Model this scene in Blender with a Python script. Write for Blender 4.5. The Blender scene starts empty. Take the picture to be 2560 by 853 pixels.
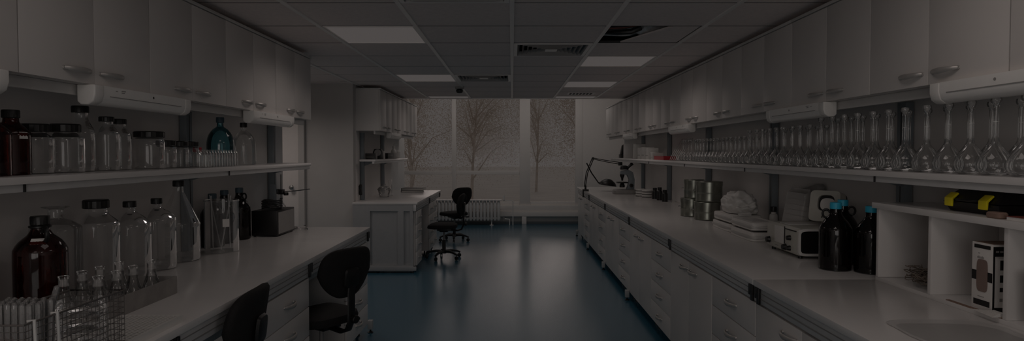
import bpy, bmesh, math, random
from mathutils import Vector, Matrix
random.seed(7)
PI = math.pi
R = math.radians
scene = bpy.context.scene
COL = scene.collection

# ------------------------------------------------------------------ camera
cd = bpy.data.cameras.new('camera')
cam = bpy.data.objects.new('camera', cd)
COL.objects.link(cam)
cd.sensor_fit = 'HORIZONTAL'
cd.sensor_width = 36.0
cd.lens = 1550.0 / 2560.0 * 36.0
cd.clip_start = 0.02
cam.location = (0, 0, 1.53)
cam.rotation_euler = (R(90 - 1.645), 0, 0)
scene.camera = cam

# ------------------------------------------------------------------ exposure, sky, light
scene.view_settings.view_transform = 'Standard'
scene.view_settings.look = 'None'
scene.view_settings.gamma = 1.0
scene.view_settings.use_curve_mapping = False
scene.view_settings.exposure = -3.83
LAMP_W = 25.0            # one ceiling luminaire
LAMP_NEAR_W = 21.0       # the luminaires over the camera end
SKY = 1.12
BACK_W = 300.0           # added fill light behind the camera, out of view
RZ_BAY = 3.24
BAY_W = 75.0             # added fill lamps up in the window bay, out of view
try:
    scene.cycles.use_denoising = True
    scene.cycles.transparent_max_bounces = 48
    scene.cycles.max_bounces = 10
    scene.cycles.caustics_reflective = False
    scene.cycles.caustics_refractive = False
    scene.cycles.sample_clamp_indirect = 6.0
except Exception:
    pass
world = bpy.data.worlds.new('overcast_sky')
scene.world = world
world.use_nodes = True
bg = world.node_tree.nodes['Background']
bg.inputs[0].default_value = (1.0, 0.90, 0.86, 1)
bg.inputs[1].default_value = SKY
# the low, hazy sun behind the trees: a very wide soft disc shining in through the window wall
sd = bpy.data.lights.new('hazy_sun', 'SUN')
sd.energy = 0.78
sd.angle = R(20)
sd.color = (1.0, 0.86, 0.80)
sun = bpy.data.objects.new('hazy_sun', sd)
COL.objects.link(sun)
sun.rotation_euler = (R(-86.5), 0, 0)
sun.location = (0, 30, 12)
# added fill light outside the unseen window behind the camera
ad = bpy.data.lights.new('back_daylight', 'AREA')
ad.shape = 'RECTANGLE'
ad.size = 2.9
ad.size_y = 1.75
ad.energy = BACK_W
ad.color = (1.0, 0.94, 0.90)
ao = bpy.data.objects.new('back_daylight', ad)
COL.objects.link(ao)
ao.location = (-0.45, -3.25, 1.47)
ao.rotation_euler = (R(90), 0, 0)
# added fill lamps, out of view, that brighten the window wall and frames
for lx in (-1.1, 1.1):
    ad = bpy.data.lights.new('bay_fill', 'AREA')
    ad.shape = 'RECTANGLE'
    ad.size = 1.2
    ad.size_y = 0.5
    ad.energy = BAY_W
    ad.color = (1.0, 0.93, 0.89)
    ao = bpy.data.objects.new('bay_fill', ad)
    COL.objects.link(ao)
    ao.location = (lx, 11.6, RZ_BAY)
    ao.rotation_euler = (R(28), 0, 0)

# ------------------------------------------------------------------ materials
MATS = {}

def mat(name, color, rough=0.5, metal=0.0, noise=0.0, nscale=20.0, ior=1.5, coat=0.0, bump=0.0):
    m = bpy.data.materials.new(name)
    m.use_nodes = True
    nt = m.node_tree
    b = nt.nodes['Principled BSDF']
    b.inputs['Roughness'].default_value = rough
    b.inputs['Metallic'].default_value = metal
    b.inputs['IOR'].default_value = ior
    b.inputs['Coat Weight'].default_value = coat
    b.inputs['Coat Roughness'].default_value = 0.08
    b.inputs['Base Color'].default_value = (*color, 1)
    if noise > 0 or bump > 0:
        tc = nt.nodes.new('ShaderNodeTexCoord')
        n = nt.nodes.new('ShaderNodeTexNoise')
        n.inputs['Scale'].default_value = nscale
        n.inputs['Detail'].default_value = 5
        nt.links.new(tc.outputs['Object'], n.inputs['Vector'])
        if noise > 0:
            cr = nt.nodes.new('ShaderNodeValToRGB')
            cr.color_ramp.elements[0].position = 0.25
            cr.color_ramp.elements[1].position = 0.75
            cr.color_ramp.elements[0].color = (*[max(0, c * (1 - noise)) for c in color], 1)
            cr.color_ramp.elements[1].color = (*[min(1, c * (1 + noise)) for c in color], 1)
            nt.links.new(n.outputs['Fac'], cr.inputs['Fac'])
            nt.links.new(cr.outputs['Color'], b.inputs['Base Color'])
        if bump > 0:
            bp = nt.nodes.new('ShaderNodeBump')
            bp.inputs['Strength'].default_value = bump
            bp.inputs['Distance'].default_value = 0.01
            nt.links.new(n.outputs['Fac'], bp.inputs['Height'])
            nt.links.new(bp.outputs['Normal'], b.inputs['Normal'])
    MATS[name] = m
    return m


def glass_mat(name, tint, gloss=1.0, rough=0.03, milk=0.0, milkcol=(0.7, 0.7, 0.7)):
    """thin walled glass: tinted see-through body with Fresnel reflections"""
    m = bpy.data.materials.new(name)
    m.use_nodes = True
    nt = m.node_tree
    nt.nodes.clear()
    out = nt.nodes.new('ShaderNodeOutputMaterial')
    tr = nt.nodes.new('ShaderNodeBsdfTransparent')
    tr.inputs['Color'].default_value = (*tint, 1)
    gl = nt.nodes.new('ShaderNodeBsdfGlossy')
    gl.inputs['Roughness'].default_value = rough
    gl.inputs['Color'].default_value = (1, 1, 1, 1)
    fr = nt.nodes.new('ShaderNodeFresnel')
    fr.inputs['IOR'].default_value = 1.5
    mu = nt.nodes.new('ShaderNodeMath')
    mu.operation = 'MULTIPLY'
    mu.use_clamp = True
    mu.inputs[1].default_value = gloss
    nt.links.new(fr.outputs[0], mu.inputs[0])
    mx = nt.nodes.new('ShaderNodeMixShader')
    nt.links.new(mu.outputs[0], mx.inputs[0])
    src = tr
    if milk > 0:
        df = nt.nodes.new('ShaderNodeBsdfDiffuse')
        df.inputs['Color'].default_value = (*milkcol, 1)
        m2 = nt.nodes.new('ShaderNodeMixShader')
        m2.inputs[0].default_value = milk
        nt.links.new(tr.outputs[0], m2.inputs[1])
        nt.links.new(df.outputs[0], m2.inputs[2])
        src = m2
    nt.links.new(src.outputs[0], mx.inputs[1])
    nt.links.new(gl.outputs[0], mx.inputs[2])
    nt.links.new(mx.outputs[0], out.inputs['Surface'])
    MATS[name] = m
    return m


def emit_mat(name, color, strength):
    m = bpy.data.materials.new(name)
    m.use_nodes = True
    nt = m.node_tree
    b = nt.nodes['Principled BSDF']
    b.inputs['Base Color'].default_value = (0.25, 0.25, 0.25, 1)
    b.inputs['Emission Color'].default_value = (*color, 1)
    b.inputs['Emission Strength'].default_value = strength
    MATS[name] = m
    return m


M_CAB = mat('cabinet_laminate', (0.70, 0.665, 0.64), 0.38, noise=0.03, nscale=3)
M_CABIN = mat('cabinet_carcass', (0.30, 0.285, 0.275), 0.5, noise=0.03)
M_TRIMC = mat('cabinet_cornice', (0.62, 0.60, 0.58), 0.4, noise=0.03)
M_HANDLE = mat('handle_satin_metal', (0.50, 0.48, 0.46), 0.38, metal=0.5, noise=0.05)
M_TOP = mat('worktop_laminate', (0.70, 0.68, 0.665), 0.22, noise=0.03, nscale=4)
M_ALU = mat('aluminium_profile', (0.62, 0.615, 0.61), 0.4, metal=0.2, noise=0.05)
M_FRAME = mat('frame_paint', (0.40, 0.405, 0.41), 0.4, noise=0.03)
M_APRON = mat('apron_panel', (0.42, 0.46, 0.47), 0.45, noise=0.03)
M_UPR = mat('upright_paint', (0.22, 0.25, 0.27), 0.45, noise=0.05)
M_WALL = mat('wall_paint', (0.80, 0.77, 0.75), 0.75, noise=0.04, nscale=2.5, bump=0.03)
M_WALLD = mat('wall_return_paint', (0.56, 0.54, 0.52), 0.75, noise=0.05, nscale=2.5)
M_WHITEWALL = mat('window_frame_white', (0.80, 0.76, 0.73), 0.5, noise=0.02)
M_CEIL = mat('ceiling_tile', (0.90, 0.80, 0.765), 0.9, noise=0.05, nscale=40, bump=0.08)
M_TBAR = mat('ceiling_bar', (0.95, 0.90, 0.87), 0.3, noise=0.02, ior=1.7)
M_LOUV = mat('vent_louvre', (0.42, 0.40, 0.39), 0.5, noise=0.04)
M_VOID = mat('recess_shade_black', (0.05, 0.05, 0.05), 0.9, noise=0.1)  # near-black stands in for shade in the ceiling void and tile grooves
M_BLACK = mat('black_plastic', (0.008, 0.0075, 0.0075), 0.4, noise=0.2)
M_RUBBER = mat('black_rubber', (0.010, 0.010, 0.011), 0.6, noise=0.2)
M_FABRIC = mat('black_upholstery', (0.007, 0.006, 0.006), 0.85, noise=0.25, nscale=200, bump=0.2)
M_STEEL = mat('steel', (0.45, 0.45, 0.44), 0.28, metal=1.0, noise=0.06)
M_TIN = mat('tinned_drum_steel', (0.30, 0.31, 0.27), 0.3, metal=0.9, noise=0.25, nscale=12)
M_TRAY = mat('tray_galvanised', (0.34, 0.325, 0.31), 0.45, metal=0.35, noise=0.2, nscale=14)
M_TRAYIN = mat('tray_liner_dark', (0.05, 0.045, 0.04), 0.6, noise=0.2)
M_PAPER = mat('paper_white', (0.74, 0.72, 0.69), 0.7, noise=0.04)
M_PLASTW = mat('plastic_white', (0.70, 0.685, 0.66), 0.45, noise=0.03)
M_LIGHTBODY = mat('lamp_housing', (0.80, 0.78, 0.75), 0.35, noise=0.02)
M_LENS = mat('lamp_lens', (0.88, 0.86, 0.83), 0.3, noise=0.02)
M_GREYP = mat('grey_plastic', (0.30, 0.29, 0.28), 0.5, noise=0.05)
M_INSTR = mat('instrument_cream', (0.52, 0.51, 0.46), 0.4, noise=0.04)
M_YEL = mat('yellow_plastic', (1.0, 0.82, 0.02), 0.4, noise=0.03)
M_BLUECAP = mat('blue_cap', (0.03, 0.42, 0.62), 0.45, noise=0.05)
M_DKBLUECAP = mat('dull_blue_cap', (0.05, 0.085, 0.11), 0.5, noise=0.05)
M_RED = mat('red_plastic', (0.50, 0.02, 0.035), 0.4, noise=0.05)
M_REDRUB = mat('red_rubber_tube', (0.22, 0.055, 0.04), 0.55, noise=0.1)
M_BROWNCARD = mat('brown_cardboard', (0.26, 0.17, 0.13), 0.8, noise=0.08)
M_TAN = mat('brown_window_film', (0.23, 0.165, 0.14), 0.5, noise=0.08)
M_KHAKI = mat('khaki_pouch', (0.16, 0.13, 0.03), 0.7, noise=0.1)
M_WOOL = mat('brown_wood_wool', (0.17, 0.14, 0.115), 0.85, noise=0.2)
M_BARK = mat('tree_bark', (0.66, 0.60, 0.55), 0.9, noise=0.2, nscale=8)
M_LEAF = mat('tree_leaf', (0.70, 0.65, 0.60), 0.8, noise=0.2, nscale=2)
M_LEAF.node_tree.nodes['Principled BSDF'].inputs['Transmission Weight'].default_value = 0.0
_nt = M_LEAF.node_tree
_tl = _nt.nodes.new('ShaderNodeBsdfTranslucent')
_tl.inputs['Color'].default_value = (0.76, 0.69, 0.62, 1)
_mx = _nt.nodes.new('ShaderNodeMixShader')
_mx.inputs[0].default_value = 0.5
_nt.links.new(_nt.nodes['Principled BSDF'].outputs[0], _mx.inputs[1])
_nt.links.new(_tl.outputs[0], _mx.inputs[2])
_nt.links.new(_mx.outputs[0], _nt.nodes['Material Output'].inputs['Surface'])
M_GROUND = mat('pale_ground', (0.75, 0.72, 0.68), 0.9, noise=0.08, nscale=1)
M_WIRE = mat('basket_wire', (0.17, 0.155, 0.145), 0.4, metal=0.5, noise=0.1)
M_FOIL = mat('duct_foil', (0.66, 0.65, 0.64), 0.4, metal=0.35, noise=0.25, nscale=25, bump=0.5)
M_RAD = mat('radiator_enamel', (0.82, 0.79, 0.77), 0.4, noise=0.03)
M_KICK = mat('dark_kick_strip', (0.10, 0.12, 0.13), 0.5, noise=0.1)
M_LIGHT = emit_mat('luminaire_diffuser', (1.0, 0.88, 0.84), 0.86)
G_CLEAR = glass_mat('clear_glass', (0.985, 0.988, 0.986), 0.85, milk=0.02, milkcol=(0.8, 0.8, 0.8))
G_BOTTLE = glass_mat('clear_bottle_glass', (0.968, 0.974, 0.974), 0.85, milk=0.05, milkcol=(0.8, 0.8, 0.8))
G_AMBER = glass_mat('amber_glass', (0.34, 0.085, 0.045), 0.9, rough=0.04, milk=0.05, milkcol=(0.03, 0.008, 0.004))
G_DARKAMBER = glass_mat('dark_amber_glass', (0.09, 0.045, 0.03), 0.9, rough=0.05, milk=0.10, milkcol=(0.02, 0.01, 0.007))
G_TEAL = glass_mat('teal_glass', (0.42, 0.72, 0.78), 1.2, milk=0.12, milkcol=(0.05, 0.25, 0.32))
G_PLASTIC = glass_mat('clear_plastic_film', (0.95, 0.95, 0.95), 0.6, rough=0.35, milk=0.35, milkcol=(0.92, 0.90, 0.88))
G_PANE = glass_mat('window_glass', (0.985, 0.985, 0.985), 0.06, rough=0.0)
G_TUBE = glass_mat('tube_glass', (0.96, 0.96, 0.96), 1.2, milk=0.22, milkcol=(0.85, 0.83, 0.81))

# floor: teal sheet vinyl with fine speckle and a polished wear coat
M_FLOOR = mat('floor_vinyl', (0.028, 0.115, 0.175), 0.26, ior=1.75, coat=0.6, noise=0.35, nscale=90)
MATS['floor_vinyl'].node_tree.nodes['Principled BSDF'].inputs['Coat Roughness'].default_value = 0.2

# ------------------------------------------------------------------ object helpers
USED = {}


def words_check(label):
    USED[label] = USED.get(label, 0) + 1


def tag(o, label, cat, group=None):
    o['label'] = label
    o['category'] = cat
    if group:
        o['group'] = group
    words_check(label)
    return o


def thing(name, label, cat, loc=(0, 0, 0), rz=0.0, group=None):
    o = bpy.data.objects.new(name, None)
    o.empty_display_size = 0.1
    COL.objects.link(o)
    o.location = loc
    o.rotation_euler = (0, 0, rz)
    return tag(o, label, cat, group)


def dup(root, loc, rz, label, group=None):
    """copy of a thing with copies of its parts and sub-parts"""
    r = root.copy()
    COL.objects.link(r)
    r.location = loc
    r.rotation_euler = (0, 0, rz)
    tag(r, label, root['category'], group or root.get('group'))
    for ch in list(root.children):
        c = ch.copy()
        COL.objects.link(c)
        c.parent = r
        for g in list(ch.children):
            d = g.copy()
            COL.objects.link(d)
            d.parent = c
    return r


class MB:
    def __init__(self):
        self.v = []
        self.f = []

    def add(self, vs, fs):
        n = len(self.v)
        self.v += [tuple(p) for p in vs]
        self.f += [tuple(i + n for i in f) for f in fs]
        return self

    def box(self, x0, x1, y0, y1, z0, z1):
        x0, x1 = min(x0, x1), max(x0, x1)
        y0, y1 = min(y0, y1), max(y0, y1)
        z0, z1 = min(z0, z1), max(z0, z1)
        return self.add([(x0, y0, z0), (x1, y0, z0), (x1, y1, z0), (x0, y1, z0),
                         (x0, y0, z1), (x1, y0, z1), (x1, y1, z1), (x0, y1, z1)],
                        [(0, 3, 2, 1), (4, 5, 6, 7), (0, 1, 5, 4), (1, 2, 6, 5), (2, 3, 7, 6), (3, 0, 4, 7)])

    def lathe(self, prof, cx=0, cy=0, seg=28, cz=0, axis='z', close=True):
        n = len(prof)
        vs = []
        for r, z in prof:
            for k in range(seg):
                a = 2 * PI * k / seg
                x, y = r * math.cos(a), r * math.sin(a)
                if axis == 'z':
                    vs.append((cx + x, cy + y, cz + z))
                elif axis == 'x':
                    vs.append((cx + z, cy + x, cz + y))
                else:
                    vs.append((cx + x, cy + z, cz + y))
        fs = []
        for i in range(n - 1):
            for k in range(seg):
                k2 = (k + 1) % seg
                fs.append((i * seg + k, i * seg + k2, (i + 1) * seg + k2, (i + 1) * seg + k))
        if close:
            if prof[0][0] > 1e-5:
                fs.append(tuple(range(seg))[::-1])
            if prof[-1][0] > 1e-5:
                fs.append(tuple(range((n - 1) * seg, n * seg)))
        return self.add(vs, fs)

    def cyl(self, cx, cy, z0, z1, r, seg=20, r2=None):
        return self.lathe([(r, z0), (r if r2 is None else r2, z1)], cx, cy, seg)

    def tube(self, pts, r, seg=8, radii=None, flat=1.0):
        P = [Vector(p) for p in pts]
        n = len(P)
        rings = []
        up = Vector((0, 0, 1))
        prev = None
        for i in range(n):
            t = (P[min(i + 1, n - 1)] - P[max(i - 1, 0)])
            if t.length < 1e-9:
                t = Vector((0, 0, 1))
            t.normalize()
            if prev is None:
                a = t.cross(up)
                if a.length < 1e-3:
                    a = t.cross(Vector((1, 0, 0)))
            else:
                a = prev - t * prev.dot(t)
                if a.length < 1e-4:
                    a = t.cross(up)
            a.normalize()
            prev = a.copy()
            b = t.cross(a)
            rr = radii[i] if radii else r
            rings.append([P[i] + a * (rr * math.cos(2 * PI * k / seg)) + b * (rr * flat * math.sin(2 * PI * k / seg)) for k in range(seg)])
        vs = [q for ring in rings for q in ring]
        fs = []
        for i in range(n - 1):
            for k in range(seg):
                k2 = (k + 1) % seg
                fs.append((i * seg + k, i * seg + k2, (i + 1) * seg + k2, (i + 1) * seg + k))
        fs.append(tuple(range(seg))[::-1])
        fs.append(tuple(range((n - 1) * seg, n * seg)))
        return self.add(vs, fs)

    def prism(self, poly, a0, a1, axis='y'):
        """poly of 2-D points extruded along axis: 'y' -> (x,z), 'x' -> (y,z), 'z' -> (x,y)"""
        n = len(poly)

        def P(p, a):
            return {'y': (p[0], a, p[1]), 'x': (a, p[0], p[1]), 'z': (p[0], p[1], a)}[axis]
        vs = [P(p, a0) for p in poly] + [P(p, a1) for p in poly]
        fs = [tuple(range(n)), tuple(range(n, 2 * n))[::-1]]
        for i in range(n):
            j = (i + 1) % n
            fs.append((i, j, n + j, n + i))
        return self.add(vs, fs)

    def xform(self, M):
        self.v = [tuple(M @ Vector(p)) for p in self.v]
        return self

    def mesh(self, name, material, bevel=0.0, seg=2, angle=35, smooth=True):
        me = bpy.data.meshes.new(name)
        bm = bmesh.new()
        vv = [bm.verts.new(p) for p in self.v]
        for f in self.f:
            try:
                bm.faces.new([vv[i] for i in f])
            except ValueError:
                pass
        bmesh.ops.recalc_face_normals(bm, faces=bm.faces)
        if bevel > 0:
            es = [e for e in bm.edges if len(e.link_faces) == 2 and e.calc_face_angle(0) > R(40)]
            bmesh.ops.bevel(bm, geom=es, offset=bevel, segments=seg, affect='EDGES', profile=0.6, clamp_overlap=True)
        bm.to_mesh(me)
        bm.free()
        if smooth:
            for p in me.polygons:
                p.use_smooth = True
            me.set_sharp_from_angle(angle=R(angle))
        me.materials.append(material)
        return me

    def build(self, name, material, parent=None, bevel=0.0, seg=2, angle=35, smooth=True, loc=None, rot=None):
        o = bpy.data.objects.new(name, self.mesh(name, material, bevel, seg, angle, smooth))
        COL.objects.link(o)
        if parent is not None:
            o.parent = parent
        if loc is not None:
            o.location = loc
        if rot is not None:
            o.rotation_euler = rot
        return o


def struct(name, mb, material, bevel=0.0, parent=None, **k):
    o = mb.build(name, material, parent, bevel, **k)
    if parent is None:
        o['kind'] = 'structure'
    return o


def B(*a):
    return MB().box(*a)


def superring(w, d, n, seg, z, cx=0, cy=0):
    out = []
    for k in range(seg):
        a = 2 * PI * k / seg
        c, s = math.cos(a), math.sin(a)
        out.append((cx + w * math.copysign(abs(c) ** (2 / n), c), cy + d * math.copysign(abs(s) ** (2 / n), s), z))
    return out


def superstack(mb, layers, n=4, seg=36):
    """layers: (half w, half d, z)"""
    base = len(mb.v)
    vs = []
    for w, d, z in layers:
        vs += superring(w, d, n, seg, z)
    fs = []
    for i in range(len(layers) - 1):
        for k in range(seg):
            k2 = (k + 1) % seg
            fs.append((i * seg + k, i * seg + k2, (i + 1) * seg + k2, (i + 1) * seg + k))
    fs.append(tuple(range(seg))[::-1])
    fs.append(tuple(range((len(layers) - 1) * seg, len(layers) * seg)))
    mb.add(vs, fs)
    return mb


def soften(prof, n=3):
    """Catmull-Rom refinement of a lathe profile"""
    out = []
    m = len(prof)
    for i in range(m - 1):
        p0 = prof[max(i - 1, 0)]
        p1 = prof[i]
        p2 = prof[i + 1]
        p3 = prof[min(i + 2, m - 1)]
        for k in range(n):
            t = k / n
            q = []
            for c in (0, 1):
                a, b, d, e = p0[c], p1[c], p2[c], p3[c]
                q.append(0.5 * (2 * b + (d - a) * t + (2 * a - 5 * b + 4 * d - e) * t * t + (-a + 3 * b - 3 * d + e) * t ** 3))
            out.append((max(q[0], 0.0005), q[1]))
    out.append(prof[-1])
    return out


ORD = ('first second third fourth fifth sixth seventh eighth ninth tenth eleventh twelfth thirteenth fourteenth fifteenth '
       'sixteenth seventeenth eighteenth nineteenth twentieth').split()
ORD += ['twenty-' + w for w in ORD[:9]] + ['thirtieth'] + ['thirty-' + w for w in ORD[:9]] + ['fortieth']

# ================================================================== THE ROOM
CZ = 2.41          # suspended ceiling
RZ = 3.30          # slab above
XL, XR = -2.12, 2.12
XLF = -2.03        # the wall beyond the passage
G = 2.0 / 3.0      # ceiling grid
YEND = 10.0        # the suspended ceiling stops here, the window bay is taller

struct('floor', B(-3.8, 3.3, -3.1, 13.45, -0.12, 0), M_FLOOR)
struct('wall_left', B(XL - 0.12, XL, -3, 5.73, 0, RZ), M_WALL)
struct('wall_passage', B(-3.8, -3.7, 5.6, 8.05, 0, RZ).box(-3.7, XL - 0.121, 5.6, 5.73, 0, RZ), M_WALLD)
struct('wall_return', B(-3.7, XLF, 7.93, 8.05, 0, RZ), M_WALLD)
struct('wall_left_far', B(XLF - 0.12, XLF, 8.051, 11.7, 0, RZ), M_WALL)
struct('wall_right', B(XR, XR + 0.12, -3, 11.7, 0, RZ), M_WALL)
struct('wall_back', B(XL - 0.12, XR + 0.12, -3.1, -3.001, 0, 0.55).box(XL - 0.12, XR + 0.12, -3.1, -3.001, 2.38, RZ).box(XL - 0.12, -1.9, -3.1, -3.001, 0.55, 2.38).box(1.9, XR + 0.12, -3.1, -3.001, 0.55, 2.38), M_WALL)
w = struct('window_4', B(-1.9, -1.84, -3.09, -3.02, 0.551, 2.379).box(1.84, 1.9, -3.09, -3.02, 0.551, 2.379).box(-0.04, 0.04, -3.09, -3.02, 0.611, 2.319).box(-1.839, 1.839, -3.09, -3.02, 0.551, 0.61).box(-1.839, 1.839, -3.09, -3.02, 2.32, 2.379), M_WHITEWALL)  # added window, never in view, opening the wall for the back fill
B(-1.838, -0.041, -3.06, -3.055, 0.611, 2.319).box(0.041, 1.838, -3.06, -3.055, 0.611, 2.319).build('window_pane', G_PANE, w, smooth=False)
struct('wall_bay_left', B(-3.3, -3.2, 11.58, 13.45, 0, RZ).box(-3.2, XLF - 0.121, 11.58, 11.7, 0, RZ), M_WHITEWALL)
struct('wall_bay_right', B(3.2, 3.3, 11.58, 13.45, 0, RZ).box(XR + 0.121, 3.2, 11.58, 11.7, 0, RZ), M_WHITEWALL)
struct('ceiling_slab', B(-3.8, 3.3, -3.1, 13.45, RZ, RZ + 0.12), M_WHITEWALL)
struct('trim_bulkhead', B(XLF, XR, YEND, YEND + 0.06, CZ, RZ), M_WHITEWALL)
# added dark sheet above the tiles; its colour stands in for plenum shade
struct('ceiling_shade_sheet', B(-3.69, XR - 0.005, -2.99, YEND - 0.005, 2.86, 2.9), M_VOID)

# ------------------------------------------------------------------ suspended ceiling
cell = lambda i, j: (i * G, (i + 1) * G, 1 / 3 + j * G, 1 / 3 + (j + 1) * G)    # i: across, j: along the room
LIGHTS_L = [(-2, 6), (-2, 10), (-2, 2), (-2, -2)]
LIGHTS_R = [(1, 8), (1, 11), (1, 2), (1, -2)]
LIGHTS_END = [(-2, 14), (1, 14)]
LIGHTS_P = [(-5, 9)]
VENTS = [(0, 7), (-1, 10), (-1, 4)]
OPEN = (1, 6)
skip = set(LIGHTS_L + LIGHTS_R + VENTS + [OPEN])
tiles = MB()
for i in range(-6, 4):
    for j in range(-5, 15):
        if (i, j) in skip or (i, j) in LIGHTS_END + LIGHTS_P:
            continue
        x0, x1, y0, y1 = cell(i, j)
        x1 = min(x1, XR - 0.002)
        y1 = min(y1, YEND - 0.002)
        x0 = max(x0, -3.69)
        if x1 - x0 < 0.03 or y1 - y0 < 0.03:
            continue
        if y0 > 7.9 and x0 < XLF:
            if x1 < XLF + 0.03:
                continue
            x0 = XLF + 0.003
        if y1 < 5.6 and x0 < XL:
            if x1 < XL + 0.03:
                continue
            x0 = XL + 0.003
        tiles.box(x0 + 0.004, x1 - 0.004, y0 + 0.009, y1 - 0.009, CZ, CZ + 0.018)
struct('ceiling', tiles, M_CEIL, smooth=False)
bars = MB()
for i in range(-5, 4):
    x = i * G
    ya, yb = -2.99, YEND - 0.003
    if x < XL:
        ya, yb = 5.74, 7.92
    bars.box(x - 0.014, x + 0.014, ya, yb, CZ - 0.009, CZ - 0.0005)
struct('ceiling_bars', bars, M_TBAR, smooth=False)
cross = MB()  # black strips in the tile grooves, painting their shadow gap dark
for j in range(-4, 15):
    y = 1 / 3 + j * G
    xa, xb = XL + 0.003, XR - 0.003
    if y > 7.93:
        xa = XLF + 0.003
    cross.box(xa, xb, y - 0.0088, y + 0.0088, CZ + 0.0005, CZ + 0.0175)
struct('ceiling_groove_shade', cross, M_VOID, smooth=False)
struct('trim_ceiling_edge', B(XLF + 0.003, XR - 0.003, YEND - 0.02, YEND + 0.06, CZ - 0.012, CZ - 0.001), M_TBAR, smooth=False)


def luminaire(c, label, watts, y1=None, spread=148):
    x0, x1, y0, yb = cell(*c)
    yb = y1 or yb
    cx, cy = (x0 + x1) / 2, (y0 + yb) / 2
    t = thing('ceiling_light', label, 'ceiling light', (cx, cy, CZ), 0, 'recessed ceiling lights')
    w, d = (x1 - x0) / 2 - 0.015, (yb - y0) / 2 - 0.004
    f = MB().box(-w, w, -d, -d + 0.012, -0.004, 0.03).box(-w, w, d - 0.012, d, -0.004, 0.03)
    f.box(-w, -w + 0.012, -d + 0.012, d - 0.012, -0.004, 0.03).box(w - 0.012, w, -d + 0.012, d - 0.012, -0.004, 0.03)
    f.build('frame', M_TBAR, t, smooth=False)
    B(-w + 0.0125, w - 0.0125, -d + 0.0125, d - 0.0125, 0.0, 0.012).build('diffuser', M_LIGHT, t, smooth=False)
    B(-w + 0.0125, w - 0.0125, -d + 0.0125, d - 0.0125, 0.03, 0.06).build('housing', M_LIGHTBODY, t, smooth=False)
    ld = bpy.data.lights.new('luminaire_light', 'AREA')
    ld.shape = 'RECTANGLE'
    ld.size = 2 * w - 0.04
    ld.size_y = 2 * d - 0.04
    ld.energy = watts
    ld.spread = R(spread)           # low-glare optic: cut off towards the horizon
    ld.color = (1.0, 0.88, 0.825)
    lo = bpy.data.objects.new('luminaire_light', ld)
    COL.objects.link(lo)
    lo.parent = t
    lo.location = (0, 0, -0.006)
    return t


luminaire((-2, 6), 'large bright square ceiling light over the brown jug bench', LAMP_W)
luminaire((-2, 10), 'bright ceiling light beside the louvred vent before the grey wall corner', LAMP_W * 0.85)
luminaire((1, 8), 'bright ceiling light just beyond the open ceiling tile', LAMP_W * 0.85)
luminaire((1, 11), 'bright ceiling light third from the window on the flask side', LAMP_W * 0.75)
luminaire((-2, 14), 'thin bright ceiling light at the window edge past the smoke detector', LAMP_W * 0.45, YEND - 0.024)
luminaire((1, 14), 'thin bright ceiling light at the window edge above the bench lamp', LAMP_W * 0.45, YEND - 0.024)
luminaire((-2, 2), 'ceiling light over the wire basket end of the jug bench', LAMP_NEAR_W * 0.45, None, 180)
luminaire((1, 2), 'ceiling light over the open cubby end of the flask bench', LAMP_NEAR_W * 1.15, None, 180)
luminaire((-2, -2), 'ceiling light behind the camera above the jug bench side', LAMP_NEAR_W * 2.2, None, 180)
luminaire((-5, 9), 'added fill light in the side passage, hidden by the wall cabinets', LAMP_W * 2.4)  # added lamp, out of view, to brighten the dark return wall
luminaire((1, -2), 'ceiling light behind the camera above the flask bench side', LAMP_NEAR_W * 1.6, None, 180)


def vent(c, label):
    x0, x1, y0, y1 = cell(*c)
    t = thing('ceiling_vent', label, 'air vent', ((x0 + x1) / 2, (y0 + y1) / 2, CZ), 0, 'square louvred ceiling vents')
    h = G / 2 - 0.015

    def ring(ro, ri, zo, zi, th):
        m = MB()
        for q in range(4):
            M = Matrix.Rotation(q * PI / 2, 4, 'Z')
            p = [(-ro, -ro, zo), (ro, -ro, zo), (ri, -ri, zi), (-ri, -ri, zi)]
            p2 = [(a, b, c2 + th) for a, b, c2 in p]
            m.add([M @ Vector(a) for a in p + p2], [(0, 1, 2, 3), (7, 6, 5, 4), (0, 4, 5, 1), (1, 5, 6, 2), (2, 6, 7, 3), (3, 7, 4, 0)])
        return m
    ring(h, h - 0.03, -0.006, -0.006, 0.006).build('frame', M_TBAR, t, smooth=False)
    for k in range(6):
        ro = h - 0.032 - k * 0.040
        ring(ro, ro - 0.020, -0.008, 0.030, 0.003).build('louvre', M_LOUV, t, smooth=False)
    B(-0.05, 0.05, -0.05, 0.05, -0.008, -0.004).build('centre_plate', M_TBAR, t, smooth=False)
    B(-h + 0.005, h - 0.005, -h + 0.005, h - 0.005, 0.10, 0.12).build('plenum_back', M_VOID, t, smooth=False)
    return t


vent((0, 7), 'square louvred ceiling vent beside the open tile')
vent((-1, 10), 'square louvred ceiling vent next to the smoke detector')
vent((-1, 4), 'square louvred ceiling vent cut off by the top of the view')

# small vent near the window edge on the flask side
t = thing('slot_vent', 'small slotted ceiling vent close to the window above the bench lamp', 'air vent', (1.02, 9.2, CZ))
m = MB().box(-0.2, 0.2, -0.12, 0.12, -0.008, -0.0015)
m.build('frame', M_TBAR, t, smooth=False)
for k in range(7):
    B(-0.17 + k * 0.05, -0.14 + k * 0.05, -0.09, 0.09, -0.011, -0.0085).build('slot', M_VOID, t, smooth=False)

# smoke detector
t = thing('smoke_detector', 'small dark smoke detector hanging from the ceiling', 'smoke detector', (-0.70, 8.3, CZ))
MB().lathe([(0.055, -0.03), (0.062, -0.0005)], seg=24).build('base', M_GREYP, t)
MB().lathe(soften([(0.001, -0.085), (0.035, -0.08), (0.045, -0.06), (0.045, -0.045), (0.03, -0.0305)]), seg=24).build('sensor_head', M_BLACK, t)

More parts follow.
